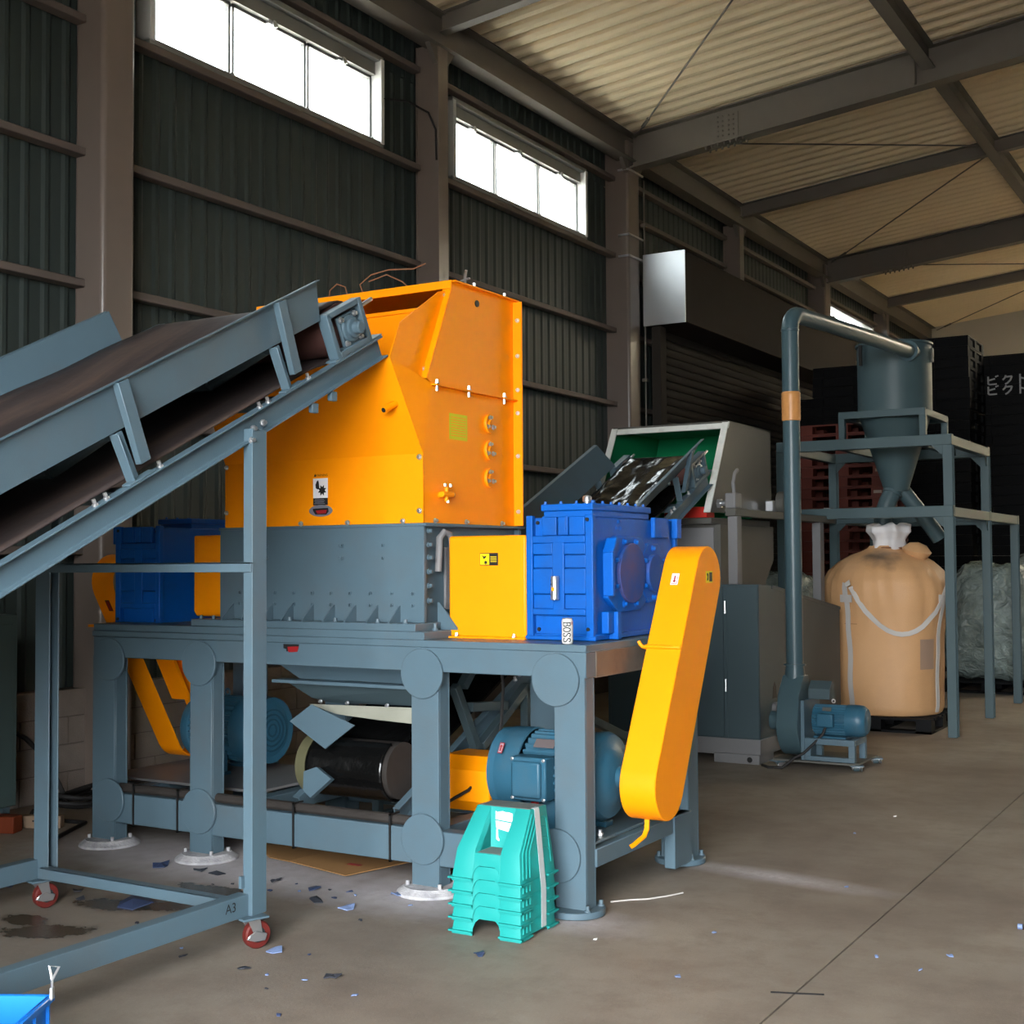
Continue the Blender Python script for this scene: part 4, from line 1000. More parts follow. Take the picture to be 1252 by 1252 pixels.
# bracket and bolts at the post heads
q = MB()
for z, y in ((2.12, 4.16), (2.17, 4.17), (2.20, 4.23)): q.bolt((-3.755, y, z), (1, -.3, 0), .012, .02)
stuff(q.build('bolt_heads', CHROME, C1))
box(-3.80, -3.785, 4.135, 4.155, .25, .30).build('gusset_plate', STEEL, C1)
cl = MB()
for u in (1.78, 1.93): MB().box(*sorted((-3.79, -3.765)), *sorted((P1(0, u, -.11).y, P1(0, u + .05, -.11).y)), P1(0, u, -.15).z, P1(0, u, -.10).z).build('belt_cleaner_bracket', STEEL, C1, bev=.003)
def caster(root, x, y, yaw, r=.058, ztop=.138, tyre=WHEELR):
    ca = MB().box(-.06, .06, -.05, .05, ztop - .010, ztop).xf(Matrix.Translation((x, y, 0)) @ Matrix.Rotation(yaw, 4, 'Z')).build('caster_plate', STEEL, root, bev=.002)
    T = Matrix.Translation((x, y, 0)) @ Matrix.Rotation(yaw, 4, 'Z')
    off = r * .45
    MB().lathe([(r * .55, -.021), (r * .9, -.021), (r, -.014), (r, .014), (r * .9, .021), (r * .55, .021), (r * .55, -.021)], (off, 0, r), (0, 1, 0), 28, cap=False).xf(T).build('tyre', tyre, ca)
    MB().lathe([(.0, -.016), (r * .58, -.014), (r * .58, .014), (.0, .016)], (off, 0, r), (0, 1, 0), 24, cap=False).xf(T).build('wheel', STEELD, ca)
    f = MB()
    for s in (-1, 1):
        f.prism([(-.028, ztop - .012), (.028, ztop - .012), (off + .016, r - .012), (off - .016, r - .012)], 'y', s * .028 - .002, s * .028 + .002)
    f.box(-.03, .03, -.03, .03, ztop - .016, ztop - .010).cyl((off, -.034, r), (off, .034, r), .007, n=10)
    f.xf(T).build('fork', CHROME, ca)
    MB().prism([(off - .05, r + .01), (off - .02, r + .022), (off + .03, r + .005), (off + .02, r - .022), (off - .03, r - .02), (off - .066, r - .006)], 'y', -.042, -.033).xf(T).build('brake_pedal', CHROME, ca, bev=.003)
    return ca
caster(C1, -3.76, 4.165, R(70)); caster(C1, -5.06, 4.165, R(75)); caster(C1, -3.76, 1.77, R(60)); caster(C1, -5.06, 1.77, R(100))
stuff(text_mb('A3', .055, (-3.7645, 4.05, .19), (0, 1, 0), (0, 0, 1)).build('chalk_mark', BLACK, C1, smooth=0))

# --- second conveyor running from under the shredder up to the green hopper
C2 = thing('discharge_conveyor', 'slate conveyor with a glossy black belt rising from under the shredder to the green hopper', 'conveyor', (-4.4, 7.6, 0))
def lumpy(u, t):
    n_ = noise.noise(Vector((u * 3.2, t * 2.2, 3.1))) * .030 + noise.noise(Vector((u * 8, t * 5, 7.7))) * .020 + noise.noise(Vector((u * 16, t * 8, 1.7))) * .010
    k = min(1., max(0., (u + .4) / .7))
    return .155 + .055 * k + .03 * abs(t) ** 2 * (1 - k) + n_ * (1 if u > -2.8 else 0) * (1 - .5 * k)
P2 = conveyor(C2, -4.66, -3.95, 9.1, 2.015, math.atan(.462), -3.98, .68, .50, .11, .09, .40, (.203, .382), .13, (-2.4, -1.6, -.9, .13), BELTB, .50, lumpy, (.34, .64, .20), tail_r=(.15, .09), gstart=-2.3)
MB().cyl(P2(-4.56, -3.78, .09), P2(-4.03, -3.78, .09), .148, n=36).build('tail_pulley', HOSE, C2)
MB().cyl(P2(-4.625, -3.78, .09), P2(-4.56, -3.78, .09), .164, n=36).build('pulley_end', mat('olive_rubber', (.10, .095, .05), .6), C2)
MB().plate([(-4.455, 5.40, .858), (-4.172, 5.40, .765), (-4.365, 5.40, .632), (-4.605, 5.40, .762)], .008, (0, -1, .15)).build('tail_cover', STEEL, C2, smooth=0)
MB().plate([(-4.525, 5.42, .50), (-4.44, 5.42, .53), (-4.34, 5.42, .475), (-4.48, 5.42, .365), (-4.53, 5.42, .40)], .03, (0, -1, .2)).build('tail_bracket', STEEL, C2, smooth=0)
for p0, p1 in (((-3.93, 5.97, .93), (-3.93, 6.20, .55)), ((-3.93, 6.24, .57), (-3.93, 6.74, .86)), ((-3.93, 6.12, .80), (-3.93, 6.50, .775)), ((-3.93, 6.05, .92), (-3.93, 6.20, 1.06)), ((-3.93, 6.20, .56), (-3.93, 6.20, .10)), ((-3.93, 6.74, .86), (-3.93, 6.74, .10)), ((-4.62, 6.20, .56), (-4.62, 6.20, .10)), ((-4.62, 6.74, .86), (-4.62, 6.74, .10)), ((-3.93, 6.15, .12), (-3.93, 8.6, .12)), ((-4.62, 5.9, .12), (-4.62, 8.6, .12)), ((-4.62, 6.20, .12), (-3.93, 6.20, .12)), ((-3.93, 8.4, 1.6), (-3.93, 8.4, .10)), ((-4.62, 8.4, 1.6), (-4.62, 8.4, .10)), ((-3.93, 6.74, .86), (-3.93, 8.4, .30))):
    d = (Vector(p1) - Vector(p0)); MB().bar(p0, p1, .05, .05, (1, 0, 0)).build('support_brace', STEELD, C2, bev=.003)
for x in (-3.93, -4.62):
    for y in (6.2, 6.74, 8.4): MB().box(x - .05, x + .05, y - .05, y + .05, .0, .10).build('support_foot', STEELD, C2)
MB().prism([(5.76, .36), (5.82, .30), (6.06, .30), (6.10, .36), (6.10, .52), (6.05, .585), (5.83, .585), (5.76, .52)], 'x', -3.90, -3.58).build('chain_guard', ORANGE, C2, bev=.006, seg=2, label='orange chain guard behind the grey leg')
MB().tube([(-3.6, 5.9, 1.10), (-3.6, 5.94, .95), (-3.62, 5.95, .75), (-3.63, 5.9, .55), (-3.7, 5.75, .42), (-3.8, 5.6, .34)], .009, 6).build('power_cable', DARK, C2)

# ================================================================== STOOLS, CAN, CRATE
def stool_mesh():
    def w(z): return .172 - .125 * z
    def yb(z): return .155 - .05 * z
    nx = .064; tz = .124; Y1 = -.005; AH = .092
    m = MB()
    pr = [(-.160, 0), (-.136, .135), (0.0, .300), (yb(.3), .300), (yb(0), 0)]
    for s in (-1, 1):
        def V(y, z, x=None): return (s * (w(z) if x is None else x), y, z)
        # outer side with gap between the feet
        m.add([V(-.160, 0), V(-.080, 0), V(-.076, .016), V(.076, .016), V(.080, 0), V(yb(0), 0), V(yb(.3), .3), V(0, .3), V(-.136, .135)], [list(range(9))])
        # front strip of the side wall
        m.add([V(-.160, 0), V(-.160, 0, nx + .004), V(-.136, .135, nx), V(-.136, .135)], [(0, 1, 2, 3)])
        m.add([V(-.136, .135), V(-.136, .135, nx), V(0, .3, nx), V(0, .3)], [(0, 1, 2, 3)])
        # inner face of the notch
        m.add([V(-.139, tz, nx), V(-.136, .135, nx), V(0, .3, nx), V(Y1, tz, nx)], [(0, 1, 2, 3)])
    m.add([(-nx, -.139, tz), (nx, -.139, tz), (nx, Y1, tz), (-nx, Y1, tz)], [(0, 1, 2, 3)])                 # tread
    m.add([(-nx, Y1, tz), (nx, Y1, tz), (nx, 0, .3), (-nx, 0, .3)], [(0, 1, 2, 3)])                          # riser
    z1 = AH
    arch = [(-nx, tz), (nx, tz), (nx + .003, z1 * .35)] + [(nx * .9, z1 * .62), (nx * .62, z1 * .78), (-nx * .62, z1 * .78), (-nx * .9, z1 * .62)] + [(-nx - .003, z1 * .35)]
    m.add([(a, -.160 + .178 * b, b) for a, b in arch], [list(range(len(arch)))])                               # front panel
    wt = w(.3)
    m.add([(-wt, 0, .3), (wt, 0, .3), (wt, yb(.3), .3), (-wt, yb(.3), .3)], [(0, 1, 2, 3)])
    m.add([(-w(0), yb(0), 0), (-.07, yb(0), 0), (-.062, yb(.05), .05), (.062, yb(.05), .05), (.07, yb(0), 0), (w(0), yb(0), 0), (wt, yb(.3), .3), (-wt, yb(.3), .3)], [list(range(8))])
    me = m.mesh('stool_shell', TPLAST, 25)
    bm = bmesh.new(); bm.from_mesh(me); bmesh.ops.remove_doubles(bm, verts=bm.verts, dist=.0015); bmesh.ops.recalc_face_normals(bm, faces=bm.faces); bm.to_mesh(me); bm.free()
    return me
STOOL_AT = Vector((-2.995, 4.938, 0))
def make_stool():
    t = thing('step_stool', '', 'stool', (0, 0, 0), 'teal plastic step stools in the taped stack')
    sh = bpy.data.objects.new('shell', stool_mesh()); COL.objects.link(sh); sh.parent = t; sh['wloc'] = (0, 0, 0)
    so = sh.modifiers.new('wall', 'SOLIDIFY'); so.thickness = .003; so.offset = -1
    bv = sh.modifiers.new('bevel', 'BEVEL'); bv.width = .006; bv.segments = 2; bv.limit_method = 'ANGLE'; bv.angle_limit = R(30)
    m = MB()
    for s in (-1, 1):          # foot rims and corner ribs
        x0, x1 = sorted((s * .066, s * .184)); m.box(x0, x1, -.170, -.158, .010, .017); m.box(x0, x1, .153, .164, .010, .017)
        x0, x1 = sorted((s * .170, s * .184))
        m.box(x0, x1, -.17, -.072, .010, .017).box(x0, x1, .072, .164, .010, .017)
    m.build('foot_rim', TPLAST, t, smooth=0)['kind'] = 'stuff'
    for s in (-1, 1):
        r = MB()
        for k in range(3):
            d = .022 + k * .030
            pts = [(s * (.172 - .125 * z + .002), y, z) for y, z in ((-.155 + d, .03), (-.134 + d, .135), (-.01 + d * .72, .28 - k * .012))]
            r.tube(pts, .0035, 6)
        for k in range(4):
            z0 = .09 + k * .045
            r.tube([(s * (.172 - .125 * z + .001), y, z) for y, z in ((.125, z0 - .03), (.125, z0 + .02), (.105, z0 + .035), (.06, z0 + .038))], .0025, 6)
        r.build('side_ribs', TPLAST, t)['kind'] = 'stuff'
    wt = .172 - .0375
    MB().box(-wt + .006, wt - .006, .006, .134, .3005, .3022).build('top_tread', TREAD, t)
    MB().box(-.058, .058, -.128, -.010, .1245, .1260).build('lower_tread', TREAD, t)
    def lab(pts):
        MB().plate([(a, -.0062 + .005 * (b - .124) / .176, b) for a, b in pts], .0008, (0, -1, .03)).build('paper_label', WHITE, t, smooth=0)
    lab([(-.040, .282), (-.030, .277), (-.018, .281), (-.004, .284), (.010, .280), (.028, .281), (.046, .276), (.044, .240), (-.040, .246)])
    lab([(-.040, .240), (.043, .234), (.041, .202), (.026, .196), (.004, .200), (-.020, .204), (-.036, .208)])
    lab([(-.036, .204), (-.028, .204), (-.026, .170), (-.018, .158), (-.022, .152), (-.036, .160)])
    lab([(.018, .176), (.034, .186), (.034, .160), (.022, .156)])
    return t
stool0 = make_stool()
lbl = ['lowest teal plastic step stool, standing on the floor under the taped stack', 'second teal step stool up from the floor in the taped stack', 'middle teal step stool of the five stacked beside the shredder leg', 'fourth teal step stool up, just under the topmost one of the stack', 'topmost teal step stool of the taped stack with grey treads and torn white label']
for k in range(5):
    o = stool0 if k == 0 else copy_tree(stool0)
    o.location = STOOL_AT + Vector((0, 0, .0565 * k + .0005)); o.rotation_euler = (0, 0, R(1)); o['label'] = lbl[k]
    if k < 4:
        for ch in children(o):
            if ch.name.split('.')[0] == 'paper_label' or ch.name.split('.')[0].endswith('tread'):
                if k > 0 or True: ch.hide_render = False
zt = .0565 * 4 + .3
sx_ = lambda z: -2.995 + .172 - .125 * z
tp = [(sx_(.3) - .012, 4.985, zt + .0035), (sx_(.3) + .002, 4.985, zt + .003), (sx_(.3) + .005, 4.985, zt - .006), (sx_(.03) + .006, 4.97, zt - .27), (sx_(0) + .011, 4.965, .20), (sx_(0) + .011, 4.965, .10), (sx_(0) + .011, 4.965, .03)]
tag(MB().ribbon(tp, (0, 1, 0), .042, .0012).build('packing_tape', TAPE, org=(-2.83, 5.0, .055)), 'strip of clear packing tape holding the teal step stools together', 'tape')

# drinks can on the bed
cn = thing('drink_can', 'white drink can with black BOSS lettering standing before the blue gearbox', 'can', (-2.872, 5.31, 1.2238))
cx_, cy_, cz_ = cn['wloc']
MB().lathe([(.022, 0), (.0255, .006), (.0262, .012), (.0262, .104), (.0225, .114)], (cx_, cy_, cz_), n=32).build('body', CANW, cn)
MB().lathe([(.0225, .114), (.0232, .1165), (.0225, .118), (.020, .1165), (.0, .1165)], (cx_, cy_, cz_), n=32, cap=False).build('rim', CHROME, cn)
MB().box(cx_ - .006, cx_ + .004, cy_ - .012, cy_ + .004, cz_ + .117, cz_ + .119).build('ring_pull', CHROME, cn)
_ell = [(.30 + .30 * math.cos(2 * math.pi * k / 20), .5 + .5 * math.sin(2 * math.pi * k / 20)) for k in range(21)]
_ess = [(.54, .80), (.48, .93), (.30, 1.0), (.12, .94), (.04, .78), (.10, .62), (.30, .52), (.48, .41), (.56, .24), (.48, .07), (.28, 0), (.10, .06), (.02, .20)]
GLY = {'B': [[(0.05, 0), (0.05, .5), (0.05, 1)], [(0, 1), (.34, 1), (.50, .90), (.50, .64), (.36, .53), (.05, .53)], [(.36, .53), (.57, .42), (.57, .12), (.38, 0), (0, 0)]], 'O': [_ell], 'S': [_ess]}
LH, LP = .034, .0238
a0 = math.atan2(-5.31, 2.872) - .10
tm = MB()
def can_pt(gx, gy, k, r=.0268):          # the word reads down the can
    th = a0 + (gy - .5) * LH / .0264
    return (cx_ + r * math.cos(th), cy_ + r * math.sin(th), cz_ + .104 - .006 - k * LP - gx * LH * .88)
for k, ch_ in enumerate('BOSS'):
    for pl_ in GLY[ch_]:
        for i in range(len(pl_) - 1):
            (xa, ya), (xb, yb_) = pl_[i], pl_[i + 1]
            L = math.hypot(xb - xa, yb_ - ya); nx_, ny_ = -(yb_ - ya) / L, (xb - xa) / L
            wd = .055 + .035 * abs(nx_); ex, ey = (xb - xa) / L * .03, (yb_ - ya) / L * .03
            n_ = max(1, int(L / .2))
            for j in range(n_):
                f0, f1 = j / n_, (j + 1) / n_
                p = [(xa - ex + (xb - xa + 2 * ex) * f, ya - ey + (yb_ - ya + 2 * ey) * f) for f in (f0, f1)]
                q4 = [(p[0][0] + nx_ * wd, p[0][1] + ny_ * wd), (p[1][0] + nx_ * wd, p[1][1] + ny_ * wd), (p[1][0] - nx_ * wd, p[1][1] - ny_ * wd), (p[0][0] - nx_ * wd, p[0][1] - ny_ * wd)]
                tm.add([can_pt(a, b, k) for a, b in q4], [(0, 1, 2, 3)])
stuff(tm.build('lettering', BLACK, cn, smooth=0))
MB().add([(cx_ + .0266 * math.cos(a0 + .85 + i * .12), cy_ + .0266 * math.sin(a0 + .85 + i * .12), cz_ + z) for i, z in ((0, .088), (1, .086), (2, .092), (2, .100), (1, .103), (0, .100))], [(0, 1, 2, 3, 4, 5)]).build('red_emblem', REDI, cn, smooth=0)

# blue crate at the bottom corner
cr = thing('plastic_crate', 'bright blue open plastic crate on the floor in front of the conveyor base rail', 'crate', (-3.263, 2.721, 0))
ea, eb_ = Vector((-.874, -.486, 0)), Vector((.486, -.874, 0))
def crate_pt(a, b, z): return Vector((-3.263, 2.721, 0)) + ea * a + eb_ * b + Vector((0, 0, z))
def cbox(a0, a1, b0, b1, z0, z1, m=None):
    m = m or MB()
    return m.add([crate_pt(a0, b0, z0), crate_pt(a1, b0, z0), crate_pt(a1, b1, z0), crate_pt(a0, b1, z0), crate_pt(a0, b0, z1), crate_pt(a1, b0, z1), crate_pt(a1, b1, z1), crate_pt(a0, b1, z1)],
                 [(0, 3, 2, 1), (4, 5, 6, 7), (0, 1, 5, 4), (1, 2, 6, 5), (2, 3, 7, 6), (3, 0, 4, 7)])
L_, W_, H_ = .46, .34, .30
for (a0, a1, b0, b1) in ((0, L_, 0, .006), (0, L_, W_ - .006, W_), (0, .006, .006, W_ - .006), (L_ - .006, L_, .006, W_ - .006)): cbox(a0, a1, b0, b1, .004, H_).build('crate_wall', CRATE, cr, bev=.002)
cbox(.006, L_ - .006, .006, W_ - .006, .004, .012).build('crate_floor', CRATE, cr)
m = MB()
cbox(-.014, L_ + .014, -.014, 0, H_ - .02, H_, m); cbox(-.014, L_ + .014, W_, W_ + .014, H_ - .02, H_, m); cbox(-.014, 0, 0, W_, H_ - .02, H_, m); cbox(L_, L_ + .014, 0, W_, H_ - .02, H_, m)
m.build('rim', CRATE, cr, bev=.003)
for b in (.02, .12, .22, .32): cbox(-.010, 0, b - .004, b + .004, .01, H_ - .02).build('rib', CRATE, cr)
for a in (.05, .2, .35): cbox(a - .004, a + .004, -.010, 0, .01, H_ - .02).build('rib', CRATE, cr)
hd = MB().tube([crate_pt(-.012, .02, H_ - .01), crate_pt(-.016, .018, H_ + .02), crate_pt(-.014, .012, H_ + .05), crate_pt(-.03, .0, H_ + .085), crate_pt(.0, .0, H_ + .088), crate_pt(-.014, .012, H_ + .05)], .0045, 6).build('wire_handle', CHROME, cr, label='shiny bent wire handle at the crate corner')
cbox(-.020, -.012, .008, .026, H_ - .005, H_ + .03).build('handle_clip', CHROME, cr)
# ================================================================== SECOND MACHINE (green hopper) 
G = thing('granulator', 'grey machine with a green-lined hopper and slate cabinet behind the yellow belt guard', 'machine', (-4.3, 10.6, 0))
HX0_, HX1_ = -5.0, -3.95
ft, fb = (10.10, 2.735), (9.68, 1.985)
bk = 11.12
hp = MB()
for x, s in ((HX1_, 1), (HX0_, -1)): hp.plate([(x, fb[0], fb[1]), (x, bk, fb[1] + .02), (x, bk, 2.745), (x, ft[0], ft[1])], .012, (s, 0, 0))
hp.box(HX0_, HX1_, ft[0], bk, 2.733, 2.748).box(HX0_, HX1_, bk - .012, bk, 2.0, 2.745)
hp = hp.build('hopper_shell', GREY2, G, smooth=0)
gi = MB()
for x, s in ((HX1_ - .014, -1), (HX0_ + .014, 1)): gi.plate([(x, fb[0] + .01, fb[1]), (x, bk - .02, fb[1]), (x, bk - .02, 2.73), (x, ft[0] + .01, 2.73)], .004, (s, 0, 0))
gi.plate([(HX0_ + .02, bk - .10, 2.73), (HX1_ - .02, bk - .10, 2.73), (HX1_ - .02, bk - .45, 1.96), (HX0_ + .02, bk - .45, 1.96)], .006, (0, -1, .2)).box(HX0_ + .014, HX1_ - .014, ft[0] + .01, bk - .02, 2.722, 2.730)
gi.build('hopper_lining', GREEN, G, smooth=0)
dvec = Vector((0, ft[0] - fb[0], ft[1] - fb[1])).normalized()
rim = MB()
for x in (HX1_ - .02, HX0_ + .02): rim.bar((x, fb[0] - .005, fb[1]), (x, ft[0] - .005, ft[1]), .055, .012, Vector((0, -dvec.z, dvec.y)))
rim.bar((HX0_ - .01, ft[0] - .004, ft[1] - .022), (HX1_ + .01, ft[0] - .004, ft[1] - .022), .012, .062, dvec)
for k, nm in enumerate(('rim',)): rim.build('hopper_rim', WHITEP, G, smooth=0)['kind'] = 'stuff'
box(-4.35, -3.98, 9.70, 9.86, 1.945, 2.03).build('red_base_strip', REDP, G, bev=.004, label='red steel strip under the hopper rim')
box(HX0_ + .02, HX1_ - .01, 9.74, 11.1, 1.895, 1.945).build('hopper_base_frame', GREY2, G, bev=.004)
MB().prism([(9.86, 1.38), (9.86, 1.895), (11.10, 1.895), (11.10, 1.60), (10.90, 1.42), (10.9, 1.38)], 'x', -4.95, -3.93).build('machine_body', GREY2, G, bev=.004)
box(-4.90, -3.985, 9.845, 9.862, 1.42, 1.868).build('front_panel', GREYL, G, bev=.003)
# cabinet
CX1, CYF, CYB = -3.62, 9.86, 12.0
MB().prism([(CYF, .19), (CYF, 1.412), (10.25, 1.395), (CYB, 1.165), (CYB, .19)], 'x', -4.95, CX1).build('cabinet', STEELD, G, bev=.004)
for x0, x1 in ((-4.92, -3.915), (-3.885, CX1 - .004)):
    dd = box(x0, x1, CYF - .014, CYF - .001, .20, 1.395).build('cabinet_door', STEELD, G, bev=.003)
    if x1 > -3.7:
        for z in (1.18, .56): MB().cyl((x0 - .012, CYF - .014, z), (x0 - .012, CYF - .014, z + .10), .010, n=10).build('hinge', CHROME, dd)
MB().add([(CX1 - .05, CYF + .30, 1.398), (CX1 + .006, CYF + .30, 1.398), (CX1 + .006, CYB + .01, 1.168), (CX1 - .05, CYB + .01, 1.168), (CX1 - .05, CYF + .30, 1.370), (CX1 + .006, CYF + .30, 1.370), (CX1 + .006, CYB + .01, 1.14), (CX1 - .05, CYB + .01, 1.14)],
         [(0, 1, 2, 3), (7, 6, 5, 4), (0, 4, 5, 1), (1, 5, 6, 2), (2, 6, 7, 3), (3, 7, 4, 0)]).build('lid_edge', STEELD, G)
box(-4.95, CX1, CYF, 12.0, .06, .19).build('plinth', GREYL, G, bev=.004)
ff = box(-4.0, CX1, CYF - .03, CYF + .30, 0, .075).build('foot_block', GREYL, G, bev=.004)
MB().cyl((-3.70, CYF - .032, .035), (-3.70, CYF - .029, .035), .022, n=16).build('foot_hole', BLACK, ff)
for y in (11.5,): box(-4.0, CX1, y, y + .3, 0, .075).build('foot_block', GREYL, G, bev=.004)
box(-4.9, -4.5, CYF - .03, CYF + .30, 0, .075).build('foot_block', GREYL, G, bev=.004)
box(-4.9, -4.5, 11.5, 11.8, 0, .075).build('foot_block', GREYL, G, bev=.004)
MB().cyl((CX1, 10.19, .40), (CX1 + .04, 10.19, .40), .062, n=20).build('suction_port', GREYL, G)
MB().cyl((CX1 + .04, 10.19, .40), (CX1 + .043, 10.19, .40), .036, n=18).build('port_bore', BLACK, G)
flat([(-.05, 0), (.05, 0), (.035, .09), (0, .13), (-.035, .09)], (CX1, 10.20, .49), (0, 1, 0), (0, 0, 1), .002).build('port_slot', BLACK, G, smooth=0)
# catwalk rail carrying the screen hinge
RX = -3.82
box(RX - .04, RX + .05, 9.78, 12.40, 1.955, 2.015).build('hinge_rail', GREY2, G, bev=.004)
box(RX - .035, RX + .045, 9.82, 9.92, 1.412, 1.955).build('rail_post', GREYL, G, bev=.004)
box(RX - .035, RX + .045, 11.95, 12.06, 1.16, 1.955).build('rail_post', GREYL, G, bev=.004)
box(RX - .03, RX + .04, 12.30, 12.40, 2.015, 2.10).build('rail_stop', GREYL, G, bev=.003)
hb = box(RX - .05, RX + .04, 9.80, 9.95, 2.015, 2.14).build('hinge_block', GREYL, G, bev=.012, seg=2)
MB().tube([(RX, 9.88, 2.13), (RX, 9.86, 2.22), (RX, 9.90, 2.30), (RX, 9.96, 2.33)], .016, 8).build('hinge_arm', GREYL, hb)
MB().cyl((RX - .16, 9.86, 2.06), (RX - .05, 9.86, 2.06), .022, n=12).cyl((RX - .13, 9.86, 2.06), (RX - .10, 9.86, 2.06), .04, n=6).build('hinge_pin', CHROME, hb)
hb2 = MB().cyl((RX - .02, 11.0, 2.10), (RX + .05, 11.0, 2.10), .10, n=24).build('pivot_disc', GREY2, G, bev=.004)
MB().box(RX - .10, RX - .02, 10.86, 10.96, 2.02, 2.12).build('pivot_nut', CHROME, hb2, bev=.01)
MB().lathe([(.0, 0), (.02, .004), (.02, .02), (.0, .03)], (-3.95, 9.82, 1.41), n=14, cap=False).build('door_knob', CHROME, G)

# ================================================================== BLOWER, PIPE, CYCLONE TOWER
B = thing('centrifugal_blower', 'slate centrifugal blower with teal motor on a low castered plate beside the cabinet', 'blower', (-3.15, 10.0, 0))
dk = MB().prism([(-3.50, 9.80), (-2.90, 9.80), (-2.84, 9.86), (-2.84, 10.36), (-3.50, 10.36)], 'z', .052, .066).build('base_plate', GREY2, B)
for x, y in ((-3.46, 9.84), (-2.87, 9.88), (-2.85, 10.34), (-3.46, 10.34)): caster(B, x, y, R(random.choice((20, 60, 110))), .024, .052, STEELD)
VC = (10.02, .335)
def volute():
    pts = []
    for k in range(30):
        t = R(150) + R(270) * k / 29
        r = .205 + .075 * (k / 29)
        pts.append((VC[0] + r * math.cos(t), VC[1] + r * math.sin(t)))
    pts = [(VC[0] + (.27 - .05 * k / 24) * math.cos(R(180 + 7.9 * k)), VC[1] + (.275 - .04 * k / 24) * math.sin(R(180 + 7.9 * k))) for k in range(25)]
    return pts + [(10.06, .62), (10.045, .70), (9.925, .70), (9.80, .56)]
MB().prism(volute(), 'x', -3.455, -3.285).build('fan_housing', PIPE, B, bev=.004, smooth=40)
MB().lathe([(.085, 0), (.069, .12)], (-3.375, 9.985, .66), n=24).build('outlet_neck', PIPE, B)
MB().lathe([(.067, 0), (.085, 0), (.085, .014), (.067, .014), (.067, 0)], (-3.375, 9.985, .775), n=24, cap=False).build('outlet_flange', PIPE, B)
MB().cyl((-3.58, 10.02, .335), (-3.45, 10.02, .335), .075, n=20).build('inlet_stub', PIPE, B)
box(-3.285, -3.255, 9.83, 10.22, .066, .52).build('motor_mount_plate', STEEL, B, bev=.003)
fr = MB()
for x in (-3.26, -2.92):
    for y in (9.84, 10.12): fr.box(x, x + .05, y, y + .05, .066, .235)
fr.box(-3.258, -2.872, 9.838, 9.886, .19, .2365).box(-3.258, -2.872, 10.124, 10.172, .19, .2365).box(-2.918, -2.868, 9.892, 10.118, .192, .2362).box(-3.258, -2.872, 9.837, 9.90, .066, .10)
fr.build('motor_stand', STEEL, B, bev=.003)
box(-3.2, -2.95, 9.88, 10.14, .236, .25).build('motor_foot', TEALM, B)
mr2 = gear_ring(.105, .117, 26)
bmot = MB().rings([[Vector((x, 10.01 + r * math.cos(t), .365 + r * math.sin(t))) for r, t in mr2] for x in (-3.22, -2.96)]).build('motor', TEALM, B, smooth=20)
MB().lathe([(.122, 0), (.124, .08), (.118, .12), (.095, .148), (.05, .158)], (-2.965, 10.01, .365), (1, 0, 0), 36).build('fan_cowl', TEALM, bmot)
box(-3.17, -3.04, 9.85, 9.905, .32, .425).build('terminal_box', TEALM, bmot, bev=.012, seg=2)
MB().lathe([(.012, 0), (.018, .004), (.012, .008), (.008, .004), (.012, 0)], (-3.08, 10.01, .508), (0, 1, 0), 12, cap=False).build('eye_bolt', CHROME, bmot)
flat(rect(.07, .03), (-3.1, 9.905, .455), (1, 0, 0), (0, .5, .87)).build('rating_plate', GREY2, bmot, smooth=0)
MB().tube([(-3.10, 9.87, .325), (-3.12, 9.86, .27), (-3.18, 9.84, .20), (-3.26, 9.82, .12), (-3.32, 9.78, .085), (-3.40, 9.72, .012), (-3.5, 9.70, .012), (-3.58, 9.78, .012)], .011, 8).build('power_cable', DARK, B)
MB().prism([(9.98, .52), (10.12, .52), (10.12, .63), (10.05, .66), (9.98, .60)], 'x', -3.27, -3.10).build('junction_box', STEELD, B, bev=.003)

PP = thing('duct_pipe', 'tall slate duct pipe with an orange taped joint bending over to the cyclone', 'pipe', (-3.375, 9.985, .79))
pts = [Vector((-3.375, 9.985, z)) for z in (.79, 1.5, 2.3, 3.1, 3.42)]
for k in range(1, 9):
    t = math.pi / 2 * k / 8; pts.append(Vector((-3.375 + .02 * (1 - math.cos(t)), 9.985 + .14 * (1 - math.cos(t)), 3.42 + .14 * math.sin(t))))
pts += [Vector((-3.30, 10.7, 3.575)), Vector((-3.20, 11.7, 3.59)), Vector((-3.115, 12.70, 3.60))]
MB().tube(pts, .067, 24).build('pipe', PIPE, PP)
MB().lathe([(.0685, 0), (.0735, .004), (.0735, .02)] + [(.0735 + (.0015 if k % 2 else 0), .02 + k * .018) for k in range(1, 12)] + [(.0685, .23)], (-3.375, 9.985, 2.70), n=28, cap=False).build('taped_joint', TAPEO, PP, label='orange tape wound round the pipe joint')
MB().lathe([(.0672, 0), (.071, .004), (.071, .02), (.0672, .024)], (-3.375, 9.985, 3.41), n=24, cap=False).build('elbow_collar', PIPE, PP)

